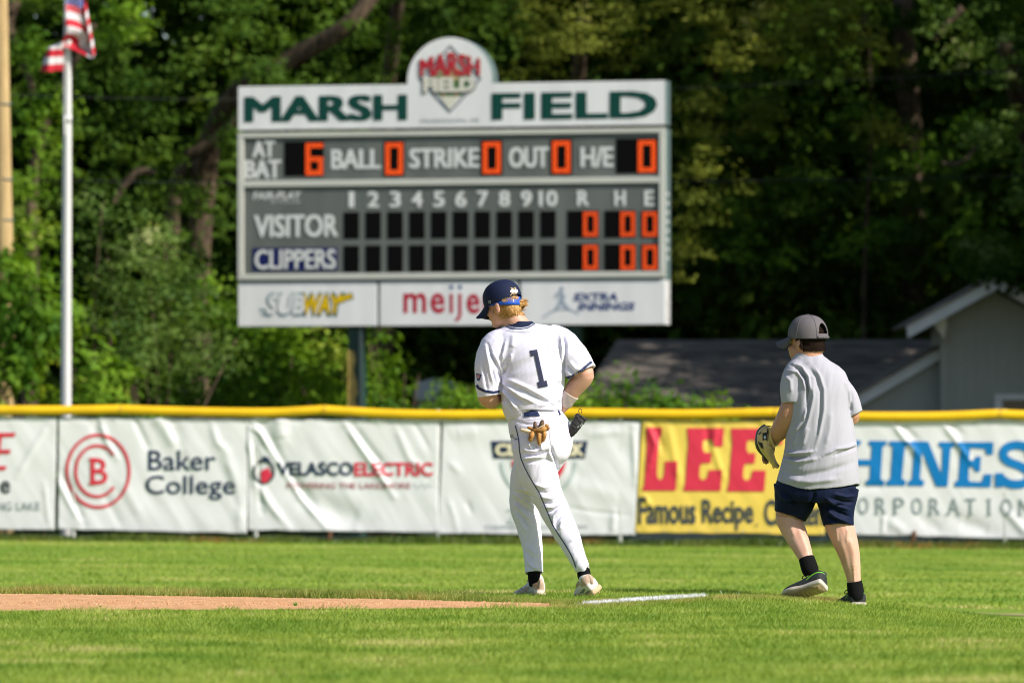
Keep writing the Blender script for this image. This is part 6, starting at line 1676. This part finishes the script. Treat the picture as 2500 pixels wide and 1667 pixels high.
Fb = Frame(2098, 1484, -16, 24, 0, 0, 1.0)
shoe(Fb, DB, by, 112, 48, M_BSH, M_BSO, acc)

# trucker cap
M_CG = mat('cap_grey', (.085, .08, .09), .8, bump=.06, bscale=200); M_CM = mat('cap_mesh', (.155, .14, .15), .8, nscale=420, col2=(.09, .08, .09), bump=.15, bscale=420, detail=1)
rz = (43, 50, 50)
def hole(a, e): return abs(a - math.pi) < .40 and .13 < e < .13 + .33 * math.sqrt(max(0, 1 - ((a - math.pi) / .40) ** 2))
V, F = dome(HB, (0, -2, 12), rz, -3, fn_bottom=lambda a: -6, hole=hole, n=120, m=52, zc=.95)
front = [f for f in F if True]
mf = []; mb = []
for f in F:
    i = f[0] % 120; a = 2 * math.pi * (i + .5) / 120
    (mf if (a < 1.05 or a > 2 * math.pi - 1.05) else mb).append(f)
capb = thing  # placeholder name kept local
meb = pyd('cap', V, mb); cb = place('cap', meb, DB, M_CM, by); g = cb.modifiers.new('t', 'SOLIDIFY'); g.thickness = .003; g.offset = -1
mef = pyd('front_panel', V, mf); cf = place('front_panel', mef, DB, M_CG, cb); g = cf.modifiers.new('t', 'SOLIDIFY'); g.thickness = .003; g.offset = -1
bb_ = brim(HB, 47, 37, 40, 9, 10, 16, 'brim', DB, M_CG, cb); bb_.modifiers[0].thickness = .011
V, F = HB.ball((0, -2, 62), (4.5, 4.5, 2.5), 8); place('button', pyd('button', V, F), DB, M_CG, cb)
for k in range(6):
    a = math.pi / 6 + k * math.pi / 3; pts = []
    for e in np.linspace(0, .97, 14):
        e0 = math.asin(-6 / 50); e2 = e0 + (math.pi / 2 - e0) * e
        if hole(a, e): continue
        rr = math.cos(e2) ** .82; se = math.sin(e2)
        q_ = HB(np.array([43.3 * math.sin(a) * rr, -2 + 50.3 * math.cos(a) * rr, 12 + 50.3 * (se ** .95 if se > 0 else se)])); pts.append((q_[0], -q_[2], q_[1], .6))
    V, F = tube(pts, k=2, n=5); place('cap_seam', pyd('cap_seam', V, F), DB, M_CM, cb)
pts = []
for a in np.linspace(math.pi - .42, math.pi + .42, 14):
    q_ = HB(np.array([44 * math.sin(a), -2 + 51 * math.cos(a), 9.5])); pts.append((q_[0], -q_[2], q_[1], 3.6))
V, F = tube(pts, k=2, n=8); st = place('strap', pyd('strap', V, F), DB, M_CM, cb)
for a in np.linspace(math.pi - .3, math.pi + .3, 6):
    q_ = HB(np.array([48 * math.sin(a), -2 + 55 * math.cos(a), 9.5])); V, F = ball((0, 0, 0), (1.2, .8, 1.2), n=6); place('snap', pyd('snap', V + q_, F), DB, M_CG, st)
tbb = bbt
strands(HB, 9000, lambda p: (p[1] < 6 - (p[2] < -8) * 8 - (p[2] < -16) * 10 and p[2] > -20 and not (abs(p[0]) > 29 and p[1] > -9 and p[2] < 4)), lambda p: 6, lambda p: (0, -.3, -1), DB, 'hair', M_HD, by, wd=1.3, lift=.7, seed=14, tree=tbb)

# the mitt on his left hand
M_MC = mat('mitt_cream', (.68, .49, .20), .5, spec=.45, noise=.2, nscale=16, bump=.25, bscale=60); M_MB = mat('mitt_black', (.014, .012, .011), .5, spec=.4)
mt = thing('baseball_mitt', 'cream and black leather baseball mitt worn on the left hand of the boy', 'mitt', W(np.array([1875, 30, -1090]), DB).tolist())
ms = solid([loft([(1880, 1047, 22, 13, 18), (1871, 1058, 24, 19.5, 24), (1868, 1074, 26, 20, 27), (1870, 1092, 28, 16, 28), (1877, 1108, 30, 11.5, 26), (1886, 1124, 33, 8.5, 22), (1893, 1134, 35, 7, 17), (1901, 1140, 36, 5, 12)], n=32)], 1.5, 4)
sculpt(ms, [([(1884, 1050), (1880, 1068), (1886, 1090)], 2.5, 2.5), ([(1878, 1052), (1874, 1066), (1876, 1080)], 1.6, -2.5), ([(1886, 1092), (1886, 1108), (1892, 1128)], 2.2, 3), ([(1875, 1090), (1884, 1096)], 3, 3), ([(1866, 1084), (1874, 1104), (1884, 1124)], 2.2, 2.5), ([(1872, 1098), (1882, 1122)], 2, -2.5)])
tM = bvh(ms)
mo = place('shell', ms, DB, M_MC, mt)
V, F = loft([(1874, 1046, 50, 14, 16), (1860, 1058, 52, 14, 24), (1853, 1076, 54, 10, 28), (1856, 1092, 56, 10, 28), (1865, 1106, 56, 8, 24), (1876, 1122, 52, 6, 18)], n=28); place('web', pyd('web', V, F), DB, M_MB, mt)
for k, (x0, y0, x1, y1) in enumerate([(1872, 1050, 1856, 1052), (1866, 1060, 1848, 1066), (1862, 1074, 1846, 1082), (1864, 1088, 1852, 1098)]):
    V, F = tube([(x0, y0, 44, 7.5), ((x0 + x1) / 2 + 2, (y0 + y1) / 2, 62, 8), (x1 + 6, y1, 84, 7)], k=4, n=12); place('finger_stall', pyd('finger_stall', V, F), DB, M_MC, mt)
decal('patch', tM, *poly2d([(1862, 1057), (1872, 1055.5), (1872, 1073), (1862, 1075)]), 1.0, DB, M_MB, mo, 2)
decal('patch_mark', tM, *poly2d([(1864, 1067), (1868, 1062), (1870.5, 1069), (1867, 1072)]), 1.6, DB, PALE, mo, 2)
decal('opening', tM, *ribbon2d([(1853, 1060), (1856, 1057), (1859, 1055)], 3), .9, DB, M_MB, mo, 2)
decal('opening', tM, *poly2d([(1850, 1077), (1862, 1081), (1864, 1096), (1858, 1092)]), .9, DB, M_MB, mo, 2)
V, F = tube([(1875, 1046, 6, 1.6), (1874, 1054, 0, 1.6), (1872, 1064, -1, 1.6), (1873, 1075, -1, 1.6)], k=4, n=8); place('binding', pyd('binding', V, F), DB, M_MB, mt)
V, F = tube([(1876, 1044, 8, 3.0), (1882, 1050, 2, 3.6), (1880.5, 1064, 0, 3.4), (1885, 1078, 3, 3.2), (1889, 1089, 8, 3.0)], k=4, n=10); place('wrist_strap', pyd('wrist_strap', V, F), DB, M_MC, mt)
V, F = tube([(1889, 1090, 8, 2.4), (1894, 1088, 6, 2), (1900, 1083, 8, 1.8)], k=4, n=8); place('lace', pyd('lace', V, F), DB, M_MC, mt)
for pts in ([(1871, 1119, 30, .9), (1876, 1122, 24, .9), (1882, 1127, 22, .9)], [(1886, 1134, 26, 1), (1888, 1143, 26, 1), (1893, 1138, 28, 1)], [(1866, 1042, 30, 1), (1876, 1039.5, 30, 1), (1884, 1041, 30, 1), (1890, 1043, 30, 1)]):
    V, F = tube(pts, k=3, n=6); place('lace', pyd('lace', V, F), DB, M_MB, mt)
